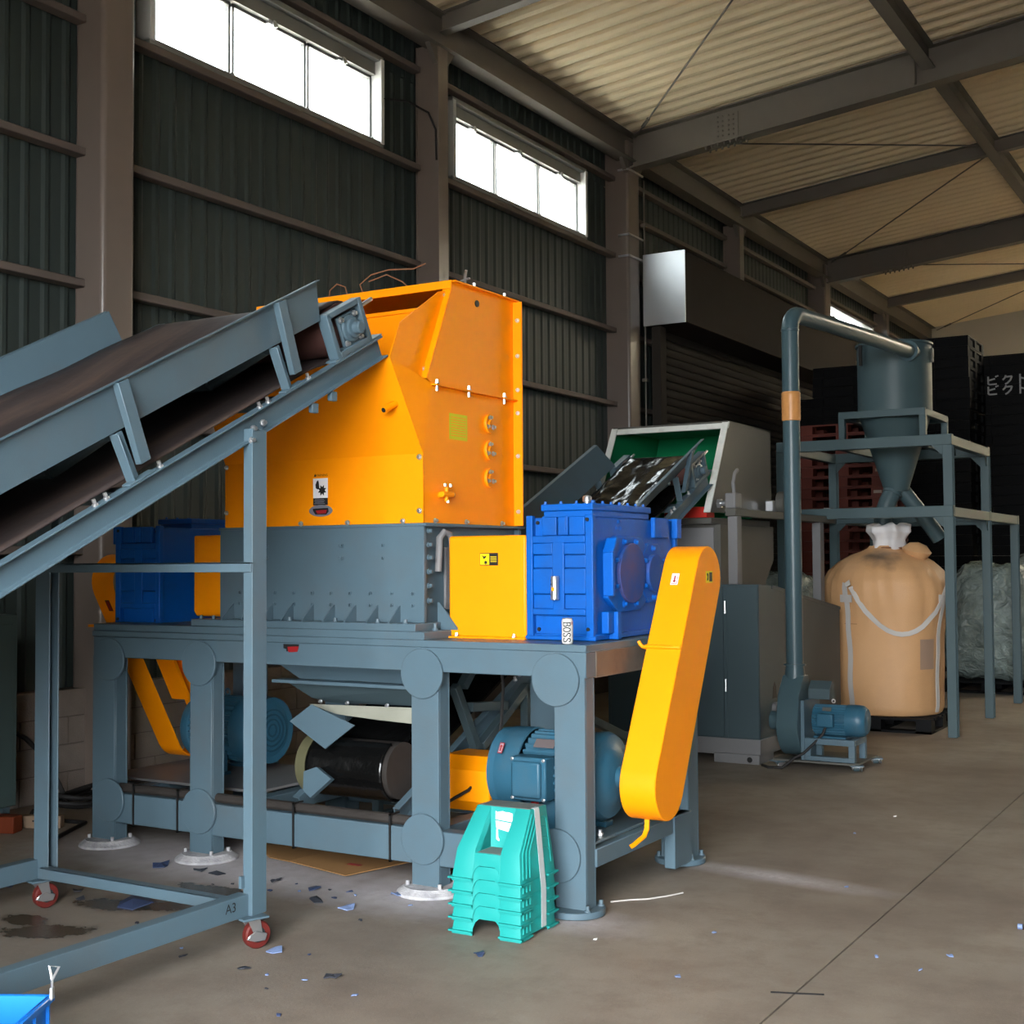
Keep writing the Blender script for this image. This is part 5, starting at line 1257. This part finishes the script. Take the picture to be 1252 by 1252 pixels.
T = thing('cyclone_tower', 'slate cyclone separator on an open steel tower standing over the tan bulk bag', 'cyclone', (-3.45, 13.0, 0))
TX0, TX1, TY0, TY1, TY2 = -4.26, -2.61, 12.14, 13.80, 15.36
LW = .085
for x in (TX0, TX1 - LW):
    for y in (TY0, TY1):
        lg_ = post(x, x + LW, y, y + LW, .0, 2.635).build('tower_leg', TOWER, T, bev=.003)
    post(x, x + LW, TY2, TY2 + LW, 0, 2.0).build('tower_leg', TOWER, T, bev=.003)
for z in (2.635, 1.985):
    for y in (TY0, TY1): box(TX0 + .003, TX1 - .003, y - .004, y + LW - .006, z, z + .10).build('tower_rail', TOWER, T, bev=.004)
    for x in (TX0, TX1 - LW): box(x + .004, x + LW - .004, TY0 + LW - .008, TY1 if z > 2.3 else TY2 + LW, z, z + .09).build('tower_rail', TOWER, T, bev=.004)
box(TX0, TX1, TY2, TY2 + LW, 1.985, 2.08).build('tower_rail', TOWER, T, bev=.004)
for z in (2.635, 1.985):
    for x, s in ((TX0 + LW, 1), (TX1 - LW, -1)):
        MB().prism([(x, z), (x + s * .10, z), (x, z - .10)], 'y', TY0 + .01, TY0 + .02).build('corner_gusset', TOWER, T, smooth=0)
        MB().prism([(x, z), (x + s * .10, z), (x, z - .10)], 'y', TY1 + .01, TY1 + .02).build('corner_gusset', TOWER, T, smooth=0)
    MB().prism([(TY0 + LW, z), (TY0 + LW + .1, z), (TY0 + LW, z - .1)], 'x', TX1 - .03, TX1 - .02).build('corner_gusset', TOWER, T, smooth=0)
    MB().prism([(TY1, z), (TY1 - .1, z), (TY1, z - .1)], 'x', TX1 - .03, TX1 - .02).build('corner_gusset', TOWER, T, smooth=0)
for x in (-3.76, -2.99):
    for y in (12.52, 13.42): box(x, x + .06, y, y + .06, 2.735, 3.02).build('cradle_post', TOWER, T, bev=.003)
for y in (12.52, 13.42): box(-3.757, -2.933, y - .003, y + .056, 2.965, 3.033).build('cradle_rail', TOWER, T, bev=.003)
for x in (-3.76, -2.99): box(x, x + .06, 12.58, 13.42, 2.965, 3.03).build('cradle_rail', TOWER, T, bev=.003)
for x in (-3.76, -2.99): box(x, x + .06, TY0 + LW, TY1, 2.66, 2.735).build('tower_rail', TOWER, T, bev=.003)
CC = (-3.335, 13.0)
cy = MB().lathe([(.10, 2.27), (.115, 2.275), (.345, 3.02), (.355, 3.03), (.355, 3.70), (.372, 3.70), (.372, 3.72), (.20, 3.74), (.0, 3.745)], (*CC, 0), n=48, cap=False).build('cyclone_body', TOWER, T, smooth=30)
MB().lathe([(.068, 0), (.098, 0), (.098, .014), (.068, .014), (.068, 0)], (-3.115, 12.66, 3.60), (.085, .996, .01), 28, cap=False).build('inlet_flange', PIPE, T)
MB().cyl((-3.113, 12.67, 3.60), (-3.10, 12.85, 3.602), .07, n=24).build('inlet_stub', TOWER, T)
MB().box(-3.60, -3.57, 12.69, 12.72, 3.50, 3.70).build('clip', DARK, cy)
MB().box(-2.975, -2.955, 12.98, 13.02, 3.52, 3.66).build('clip', GREY2, cy)
MB().tube([(-3.335, 12.98, 2.33), (-3.40, 12.92, 2.17), (-3.44, 12.90, 2.05), (-3.45, 12.90, 1.93)], .085, 20).build('spout', TOWER, T)
MB().tube([(-3.30, 13.05, 2.30), (-3.18, 13.12, 2.12), (-3.05, 13.20, 1.92), (-2.98, 13.24, 1.80)], .075, 20).build('spout', TOWER, T)
MB().lathe([(.085, 0), (.098, .0), (.098, .02), (.085, .02)], (-3.36, 12.955, 2.26), (-.4, -.35, -1), 24, cap=False).build('spout_collar', TOWER, T)

# ================================================================== BULK BAG, PALLETS, BALES
def pallet_parts(w, d, h, m, root, slots=True):
    x, y, z = root['wloc']
    q = MB()
    t = h * .16
    for k in range(7):
        a = y - d / 2 + k * (d - .09) / 6; q.box(x - w / 2, x + w / 2, a, a + .09, z + h - t, z + h)
    stuff(q.build('deck', m, root))
    q = MB()
    for i in (-1, 0, 1):
        for j in (-1, 0, 1):
            bx, by = x + i * (w / 2 - .07), y + j * (d / 2 - .07); q.box(bx - .07, bx + .07, by - .07, by + .07, z + t, z + h - t)
    stuff(q.build('blocks', m, root))
    q = MB()
    for i in (-1, 0, 1): q.box(x + i * (w / 2 - .07) - .07, x + i * (w / 2 - .07) + .07, y - d / 2, y + d / 2, z, z + t)
    for j in (-1, 1): q.box(x - w / 2, x + w / 2, y + j * (d / 2 - .07) - .07, y + j * (d / 2 - .07) + .07, z, z + t)
    stuff(q.build('skids', m, root))
def pallet(name, label, loc, w, d, h, m, group=None):
    t = thing(name, label, 'pallet', loc, group); pallet_parts(w, d, h, m, t); return t
pallet('plastic_pallet', 'black plastic pallet under the tan bulk bag', (-3.40, 12.80, 0), 1.06, 1.06, .135, BPLAST)

BB = thing('bulk_bag', 'bulging tan bulk bag with white tied spout and white straps under the cyclone', 'bag', (-3.40, 12.80, .135))
prof = [(.30, .0), (.50, .004), (.525, .05), (.53, .2), (.535, .45), (.545, .7), (.56, .9), (.585, 1.08), (.59, 1.17), (.575, 1.27), (.53, 1.36), (.44, 1.445), (.33, 1.51), (.23, 1.545), (.17, 1.575), (.15, 1.60)]
def fine(pr, k=4):
    out = []
    for i in range(len(pr) - 1):
        for j in range(k):
            f = j / k; out.append((pr[i][0] * (1 - f) + pr[i + 1][0] * f, pr[i][1] * (1 - f) + pr[i + 1][1] * f))
    return out + [pr[-1]]
NB = 96
def bag_r(r, h, t):
    sq = 1 + .045 * math.cos(4 * (t - R(45))) * max(0, 1 - abs(h - .5) / .9)
    pl = 0
    if h > .75:
        k = min(1, (h - .75) / .45) * min(1, max(.0, (1.62 - h) / .5))
        pl = k * (.040 * (abs(math.sin(t * 13 + 2.6 * math.sin(t * 3) + 1.5 * h)) ** .6 - .6) + .030 * noise.noise(Vector((math.cos(t) * 3, math.sin(t) * 3, h * 1.2))))
    pl += .010 * noise.noise(Vector((math.cos(t) * 4, math.sin(t) * 4, h * 3))) + .003 * math.sin(h * 90)*(.5 if h < .9 else 0)
    return r * sq + pl
rr = [[Vector((-3.40 + bag_r(r, h, 2 * math.pi * i / NB) * math.cos(2 * math.pi * i / NB), 12.80 + bag_r(r, h, 2 * math.pi * i / NB) * math.sin(2 * math.pi * i / NB), .136 + h)) for i in range(NB)] for r, h in fine(prof)]
MB().rings(rr).build('bag_body', BAG, BB, smooth=80)
# dust patch, neck, spout, straps
nk = []
for r, h in fine([(.15, 1.56), (.165, 1.58), (.155, 1.62), (.15, 1.66), (.17, 1.70), (.20, 1.74), (.19, 1.80), (.13, 1.815), (.05, 1.76)], 3):
    nk.append([Vector((-3.36 + (r + .035 * math.sin(7 * t + h * 9) * max(0, (h - 1.62) * 5) + .015 * noise.noise(Vector((t * 2, h * 9, 2)))) * math.cos(t), 12.80 + r * (1 + .2 * math.sin(5 * t)) * math.sin(t), .13 + h + .02 * math.sin(4 * t) * max(0, (h - 1.66) * 5))) for t in [2 * math.pi * i / 48 for i in range(48)]])
MB().rings(nk).build('tied_spout', BAGW, BB, smooth=80, label='white cloth spout tied at the top of the bag')
MB().lathe([(.16, 0), (.175, .012), (.16, .024), (.15, .012), (.16, 0)], (-3.36, 12.80, 1.70), n=32, cap=False).build('tie_cord', RUST, BB)
MB().lathe([(.0, 0), (.10, .02), (.14, .09), (.08, .15), (0, .17)], (-3.10, 12.72, 1.60), (.25, -.1, 1), 20).build('top_flap', BAG, BB)
def on_bag(ang, h, off=.012):
    for i in range(len(prof) - 1):
        if prof[i][1] <= h <= prof[i + 1][1]:
            f = (h - prof[i][1]) / max(1e-6, prof[i + 1][1] - prof[i][1]); r = prof[i][0] * (1 - f) + prof[i + 1][0] * f; break
    r = bag_r(r, h, R(ang)) + off
    return Vector((-3.40 + r * math.cos(R(ang)), 12.80 + r * math.sin(R(ang)), .136 + h))
def tang(ang): return Vector((-math.sin(R(ang)), math.cos(R(ang)), 0))
A1, A2 = -113, -18
for A in (A1, A2):
    pts_ = [on_bag(A + .6 * math.sin(h * 14), h, .010) for h in [.03 + .06 * k for k in range(19)]]
    MB().ribbon(pts_, tang(A), .055, .005).build('lift_strap', WEB, BB)
    MB().ribbon([on_bag(A - 7, 1.10, .014), on_bag(A, 1.10, .018), on_bag(A + 7, 1.10, .014)], (0, 0, 1), .07, .006).build('strap_patch', WEB, BB)
    pts_ = [on_bag(A, 1.13, .02), on_bag(A, 1.19, .03), on_bag(A + 1, 1.24, .05), on_bag(A + 4, 1.26, .06), on_bag(A + 6, 1.22, .055)]
    MB().ribbon(pts_, tang(A), .055, .006).build('strap_loop', WEB, BB)
lp = []
for k in range(15):
    f = k / 14; a = A1 + 6 + (A2 - A1 - 4) * f
    h = 1.19 - .43 * math.sin(math.pi * f) ** .8 + .02 * (1 - f)
    lp.append(on_bag(a, h, .020))
MB().ribbon(lp, [Vector((0, .35 * math.cos(k * .7), 1)).normalized() for k in range(15)], .045, .006).build('loose_strap', WEB, BB)
pts_ = [on_bag(A2 - 26 + k * 4.5, 0, .006) for k in range(5)]
pat = MB(); 
pr_ = [[on_bag(-44 + k * 4.5, h, .007) for k in range(5)] for h in (.44, .54, .64, .72)]
pat.rings(pr_, cap=False, closed=False); pat.build('document_pocket', mat('document_pocket_film', (.36, .24, .17), .35), BB, smooth=60)
MB().ribbon([on_bag(A1 - 5, .86, .004), on_bag(A1 + 9, .86, .004)], (0, 0, 1), .004, .002).build('stitch_line', RUST, BB)

def bale(loc, sx, sy, sz, seed, label):
    t = thing('wrapped_bale', label, 'bale', loc); x0, y0, z0 = loc
    rr = []; n, mN = 64, 40
    for j in range(mN + 1):
        ph = -math.pi / 2 + math.pi * j / mN
        row = []
        for i in range(n):
            th = 2 * math.pi * i / n
            def se(v, e): return math.copysign(abs(v) ** e, v)
            e = .5
            x = se(math.cos(ph), .42) * se(math.cos(th), e); y = se(math.cos(ph), .42) * se(math.sin(th), e); z = se(math.sin(ph), .62)
            v = Vector((x, y, z))
            nn = noise.noise(v * 1.6 + Vector((seed, 0, 0))) * .16 + noise.noise(v * 4.2 + Vector((0, seed, 0))) * .06 + noise.noise(v * 10 + Vector((0, 0, seed))) * .025
            k = 1 + nn - .12 * max(0, z)
            row.append(Vector((x0 + sx / 2 * x * k, y0 + sy / 2 * y * k, z0 + sz / 2 + sz / 2 * z * (1 + nn * .6))))
        zmin = z0
        row = [Vector((p.x, p.y, max(p.z, zmin))) for p in row]
        rr.append(row)
    MB().rings(rr).build('bale_body', WRAPM, t, smooth=80)
    return t
pallet('plastic_pallet', 'black pallet under the clear wrapped bale just behind the tower legs', (-3.15, 16.85, 0), 1.1, 1.1, .14, BPLAST)
bale((-3.12, 16.85, .14), 1.12, 1.15, 1.40, 1.7, 'clear plastic wrapped bale on a black pallet just behind the tower legs')
pallet('plastic_pallet', 'black pallet under the wrapped bale nearest the right picture edge', (-2.72, 18.4, 0), 1.1, 1.1, .14, BPLAST)
bale((-2.72, 18.4, .14), 1.25, 1.15, 1.50, 5.2, 'clear plastic wrapped bale farther back, at the right picture edge')
pallet('plastic_pallet', 'black pallet under the wrapped bale hidden behind the slate cabinet', (-4.98, 14.4, 0), 1.0, 1.05, .14, BPLAST)
bale((-4.98, 14.4, .14), 1.02, 1.1, 1.32, 9.4, 'clear plastic wrapped bale glimpsed between the slate cabinet and the bulk bag')

# stacks of pallets
def pallet_mesh(w, d, h, m, core=False):
    q = MB(); t = h * .14; b = .075
    q.box(-w / 2, w / 2, -d / 2, d / 2, h - t, h)
    if core: q.box(-w / 2 + .03, w / 2 - .03, -d / 2 + .03, d / 2 - .03, t * .3, h - t)
    for j in (-1, 1): q.box(-w / 2, w / 2, j * (d / 2 - b) - b, j * (d / 2 - b) + b, 0, t)
    for i in (-1, 0, 1):
        for j in (-1, 1): q.box(i * (w / 2 - b) - b, i * (w / 2 - b) + b, j * (d / 2 - b) - b, j * (d / 2 - b) + b, t, h - t)
        q.box(i * (w / 2 - b) - b, i * (w / 2 - b) + b, -b, b, t, h - t)
        q.box(i * (w / 2 - b) - b, i * (w / 2 - b) + b, -d / 2 + 2 * b, d / 2 - 2 * b, 0, t)
    return q.mesh('pallet', m, 0)
ORD = 'topmost second third fourth fifth sixth seventh eighth ninth tenth eleventh twelfth thirteenth fourteenth fifteenth sixteenth seventeenth eighteenth nineteenth twentieth twenty-first twenty-second twenty-third twenty-fourth twenty-fifth'.split()
RM = pallet_mesh(1.04, 1.06, .128, RPLAST)
LABM = MB().box(-.05, .05, -.004, 0, -.018, .018).mesh('marking', mat('faded_white_mark', (.30, .24, .20), .8), 0)
for k in range(25):
    o = bpy.data.objects.new('red_pallet', RM); COL.objects.link(o)
    o.location = (-4.72 + random.uniform(-.012, .012), 16.35 + random.uniform(-.012, .012), .131 * k)
    tag(o, 'rust red plastic pallet in the tall stack behind the cyclone tower', 'pallet', 'red pallets stacked behind the tower')
    o['label'] = 'rust red plastic pallet, %s of the stack behind the cyclone tower' % (('topmost' if k == 24 else ORD[24 - k] + ' from the top') if k else 'lowest')
    if k in (10, 13, 15, 18, 20):
        l = bpy.data.objects.new('marking', LABM); COL.objects.link(l); l.parent = o; l.location = (.45, -.5305, .066)
BM = pallet_mesh(1.1, 1.1, .146, BPLAST, True)
marked = None
for s, (x, y, n, grp) in enumerate(((-4.44, 19.82, 32, 'black pallets in the stack left of the chalk marked one'), (-3.42, 20.99, 31, 'black pallets in the chalk marked stack'), (-5.62, 19.82, 30, 'black pallets stacked by the wall'), (-2.29, 20.99, 31, 'black pallets stacked at the right picture edge'), (-6.60, 21.1, 28, 'black pallets stacked beside the shutter'))):
    for k in range(n):
        o = bpy.data.objects.new('black_pallet', BM); COL.objects.link(o)
        o.location = (x + random.uniform(-.01, .01), y + random.uniform(-.008, .008), .15 * k)
        tag(o, ('black plastic pallet in the tall stack behind the cyclone', 'black plastic pallet in the tall stack carrying chalk katakana', 'black plastic pallet in the stack behind the red pallets', 'black plastic pallet in the stack right of the chalk marked one', 'black plastic pallet in the stack close by the shutter')[s], 'pallet', grp)
        if k == n - 1: o['label'] = o['label'].replace('black plastic pallet in', 'topmost black plastic pallet of'); del o['group']
        if s == 1 and k in (27, 28): o.location = (x, y, .15 * k)
        if s == 1 and k == 28: marked_u = o
        if s == 1 and k == 27: marked_l = o
marked_u['label'] = 'black pallet bearing the upper row of white katakana letters'
marked_l['label'] = 'black pallet bearing the lower row of white katakana letters'
for o in (marked_u, marked_l):
    if 'group' in o: del o['group']
def strokes(org, size, segs, m):
    for pts in segs:
        m.ribbon([(org[0] + a * size, org[1], org[2] + b * size) for a, b in pts], [Vector((.7, 0, .7))] * len(pts) if False else (0.6, 0, 0.8), .022, .003)
BI = [[(0, .95), (0, .12), (.12, .02), (.70, .04)], [(.02, .52), (.55, .68)], [(.62, 1.0), (.70, .88)], [(.76, 1.06), (.84, .94)]]
KU = [[(.28, 1.0), (.20, .72), (.02, .48)], [(.26, .82), (.78, .84), (.66, .42), (.40, .08), (.22, -.05)]]
TO = [[(.25, 1.02), (.25, -.05)], [(.27, .62), (.72, .42)]]
for ob, wd in ((marked_u, 1), (marked_l, 0)):
    m = MB()
    x, y, z = ob.location
    for k, g_ in enumerate((BI, KU, TO)):
        for pts in g_:
            pp = [(-.43 + k * .205 + a * .17, -.556, .008 + b * .125) for a, b in pts]
            for i in range(len(pp) - 1):
                d = Vector(pp[i + 1]) - Vector(pp[i]); m.bar(Vector(pp[i]) - d * .04, Vector(pp[i + 1]) + d * .04, .024, .004, (0, 1, 0)) if abs(d.y) < 1 else None
    t = m.build('chalk_lettering', CHALK, smooth=0); t.parent = ob; stuff(t)

# ================================================================== FLOOR CLUTTER
cbd = thing('cardboard_sheet', 'flattened brown cardboard sheet on the floor under the shredder', 'cardboard', (-4.6, 5.55, 0))
def sheet(pts, z): return MB().plate([(a, b, z + c) for a, b, c in pts], .004, (0, 0, 1))
sheet([(-5.06, 5.66, .012), (-4.80, 5.46, .007), (-4.62, 5.42, .012), (-4.58, 5.90, .02), (-5.00, 5.95, .02)], .006).build('flap', CARD, cbd, smooth=0)
sheet([(-4.61, 5.415, .012), (-4.18, 5.335, .004), (-4.05, 5.74, .01), (-4.575, 5.90, .02)], .008).build('flap', CARD, cbd, smooth=0)
MB().box(-4.30, -4.22, 5.50, 5.53, .022, .0235).build('printed_mark', REDI, cbd)
def chip(i, x, y, r, m, label, group=None):
    rnd = random.Random(i * 13 + 5); n = rnd.choice((5, 6, 7)); rot = rnd.uniform(0, 6.28); el = rnd.uniform(.45, .9)
    top = []
    for k in range(n):
        t = 2 * math.pi * k / n; q = r * rnd.uniform(.6, 1.1)
        a, b = rot2((q * math.cos(t), q * math.sin(t) * el), rot); top.append(Vector((x + a, y + b, .004 + r * .35 * max(0, rnd.uniform(-.4, 1)))))
    c = Vector((x, y, .004 + r * .25))
    m_ = MB().add(top + [c] + [p - Vector((0, 0, .004)) for p in top] + [c - Vector((0, 0, .004))], [(k, (k + 1) % n, n) for k in range(n)] + [(n + 1 + (k + 1) % n, n + 1 + k, 2 * n + 1) for k in range(n)] + [(k, n + 1 + k, n + 1 + (k + 1) % n, (k + 1) % n) for k in range(n)])
    return tag(m_.build('plastic_scrap', m, smooth=0, org=(x, y, 0)), label, 'scrap', group)
GR = 'small plastic chips scattered on the floor'
big = [(-5.19, 5.05, .07, SCRAPB, 'dark blue plastic scrap on the floor between the first two shredder feet'),
       (-4.92, 5.06, .055, SCRAPK, 'charcoal plastic scrap just before the second white dusty foot'), (-4.82, 5.08, .05, SCRAPK, 'curled charcoal scrap beside the second white dusty foot'),
       (-4.72, 4.42, .12, SCRAPB, 'large dark blue plastic sheet piece lying in the oil stain'), (-5.13, 4.45, .05, SCRAPK, 'charcoal scrap behind the lower crossbar near the left caster'),
       (-5.02, 4.37, .035, SCRAPK, 'small brownish scrap left of the oil stain'),
       (-4.02, 4.90, .065, SCRAPK, 'black torn plastic scrap in front of the cardboard sheet'), (-3.655, 4.20, .05, SCRAPL, 'pale blue crumpled plastic scrap beside the right red caster'),
       (-3.60, 3.95, .035, SCRAPK, 'dark scrap in front of the right red caster'), (-3.225, 4.04, .038, SCRAPK, 'grey scrap alone on the open floor left of the teal stools'),
       (-2.887, 4.56, .035, SCRAPB, 'dark blue scrap just in front of the teal stools'), (-3.80, 4.86, .05, SCRAPL, 'pale grey-blue scrap right of the black torn one'),
       (-4.44, 5.10, .035, SCRAPK, 'dark scrap between the conveyor post and the cardboard'), (-3.74, 5.16, .055, SCRAPL, 'pale blue scrap lying at the third shredder foot'), (-5.53, 4.35, .05, SCRAPB, 'blue scrap left of the left red caster'), (-4.16, 5.06, .045, SCRAPB, 'blue scrap at the edge of the cardboard sheet')]
for i, a in enumerate(big): chip(i, *a)
rnd = random.Random(11)
small = [(-4.5, 4.65), (-4.2, 4.98), (-4.10, 5.08), (-3.95, 4.98), (-3.63, 4.74), (-3.50, 4.2), (-3.45, 3.95), (-3.35, 3.80), (-3.30, 3.95), (-4.35, 4.95), (-4.60, 4.96), (-4.28, 5.1), (-4.0, 5.12), (-3.9, 5.05), (-4.7, 4.9), (-4.9, 4.75), (-3.9, 3.95), (-4.0, 4.05), (-4.45, 4.2), (-4.35, 4.4), (-2.55, 4.99), (-2.2, 5.3), (-2.05, 4.7), (-1.45, 5.35), (-1.30, 5.25), (-1.2, 5.5), (-2.17, 8.28), (-2.26, 7.67), (-1.9, 6.4), (-3.0, 3.9), (-3.15, 3.6), (-3.55, 5.05)]
for i, (x, y) in enumerate(small):
    chip(100 + i, x + rnd.uniform(-.03, .03), y + rnd.uniform(-.03, .03), rnd.uniform(.009, .022), rnd.choice((SCRAPB, SCRAPK, SCRAPK, SCRAPL)) if x < -2.6 else rnd.choice((SCRAPL, WHITE)), 'small plastic chip lying loose on the concrete floor', GR)
tag(MB().tube([(-2.79, 5.56, .004), (-2.72, 5.63, .006), (-2.66, 5.69, .004), (-2.60, 5.77, .007), (-2.55, 5.86, .010)], .0035, 5).build('string', WEB, org=(-2.7, 5.65, 0)), 'short white string on the floor right of the nearest shredder foot', 'string')
tag(MB().tube([(-1.70, 4.70, .003), (-1.60, 4.735, .004), (-1.52, 4.77, .003)], .003, 5).build('wire_offcut', DARK, org=(-1.6, 4.73, 0)), 'short dark wire lying across the floor joint near the picture bottom', 'wire')
# things by the left wall
EC = thing('electrical_cabinet', 'dark green cabinet on short feet against the left picture edge', 'cabinet', (-6.92, 5.30, 0))
box(-7.22, -6.75, 4.85, 5.375, .13, 1.30).build('cabinet_body', mat('dark_green_cabinet', (.045, .07, .068), .5), EC, bev=.006)
for x in (-7.18, -6.83):
    for y in (4.90, 5.30): box(x, x + .05, y, y + .05, 0, .13).build('foot', STEELD, EC)
box(-6.75, -6.745, 4.90, 5.34, .2, 1.24).build('door', mat('dark_green_cabinet', (.045, .07, .068), .5), EC, bev=.004)
wb = thing('wooden_batten', 'pale wooden batten with two nail holes on the floor by the left wall', 'wood', (-6.64, 5.42, 0))
MB().box(-.13, .13, -.03, .03, 0, .075).xf(Matrix.Translation((-6.60, 5.44, 0)) @ Matrix.Rotation(R(28), 4, 'Z')).build('batten', WOOD, wb, bev=.004)
q = MB()
for a in (-.04, .0): q.cyl((a, -.031, .045), (a, -.0295, .045), .006, n=10)
stuff(q.xf(Matrix.Translation((-6.60, 5.44, 0)) @ Matrix.Rotation(R(28), 4, 'Z')).build('nail_holes', BLACK, wb))
tag(MB().box(-.10, .06, -.05, .05, 0, .10).xf(Matrix.Translation((-6.66, 5.25, 0)) @ Matrix.Rotation(R(20), 4, 'Z')).build('orange_block', mat('dull_orange', (.13, .022, .005), .6), bev=.006, org=(-6.66, 5.25, 0)), 'dull orange block lying beside the wooden batten', 'block')
ccs = []
for i, (r, zz) in enumerate(((.26, .02), (.30, .045), (.24, .07))):
    ccs.append([(-7.0 + .18 * math.cos(t) * r / .26, 6.25 + r * 1.4 * math.sin(t), zz + .012 * math.sin(3 * t)) for t in [2 * math.pi * k / 28 for k in range(29)]])
m = MB()
for c_ in ccs: m.tube(c_, .017, 7)
cbl = m.build('cable_coil', DARK, org=(-7.0, 6.25, 0)); tag(cbl, 'coil of thick black cable on the floor against the block wall', 'cable'); 
tag(MB().tube([(-7.0, 5.98, .02), (-7.05, 5.95, .15), (-7.12, 5.90, .32), (-7.2, 5.80, .46), (-7.24, 5.72, .52)], .016, 8).build('black_cable', DARK, org=(-7.0, 5.98, 0)), 'black cable rising from the floor up the block wall', 'cable')
tag(MB().tube([(-7.02, 5.72, .016), (-6.85, 5.55, .016), (-6.42, 5.62, .016), (-6.2, 5.20, .016), (-5.9, 4.95, .016), (-5.6, 4.6, .016), (-5.5, 4.2, .016)], .013, 8).build('black_cable', DARK, org=(-6.3, 5.2, 0)), 'black cable trailing across the floor from the left wall', 'cable')
tag(MB().tube([(-6.70, 5.95, .03), (-6.68, 6.2, .03), (-6.66, 6.5, .03), (-6.70, 6.9, .03)], .022, 8).build('pale_hose', mat('pale_hose', (.28, .24, .18), .6), org=(-6.8, 6.4, 0)), 'pale flexible hose lying over the black cable coil', 'hose')
ft_ = thing('machine_foot', 'dark brown sloping iron foot cut off by the right picture edge', 'stand', (-.80, 6.15, 0))
MB().add([(-1.045, 6.02, .0), (-.70, 6.08, .0), (-.70, 6.13, .0), (-1.045, 6.07, 0), (-1.02, 6.02, .02), (-.72, 6.08, .34), (-.72, 6.13, .34), (-1.02, 6.07, .02)], [(0, 3, 2, 1), (4, 5, 6, 7), (0, 1, 5, 4), (1, 2, 6, 5), (2, 3, 7, 6), (3, 0, 4, 7)]).build('sloping_leg', BROWN, ft_, bev=.003)
MB().cyl((-1.06, 6.03, .012), (-1.04, 6.03, .012), .012, n=10).build('end_cap', SCRAPL, ft_)
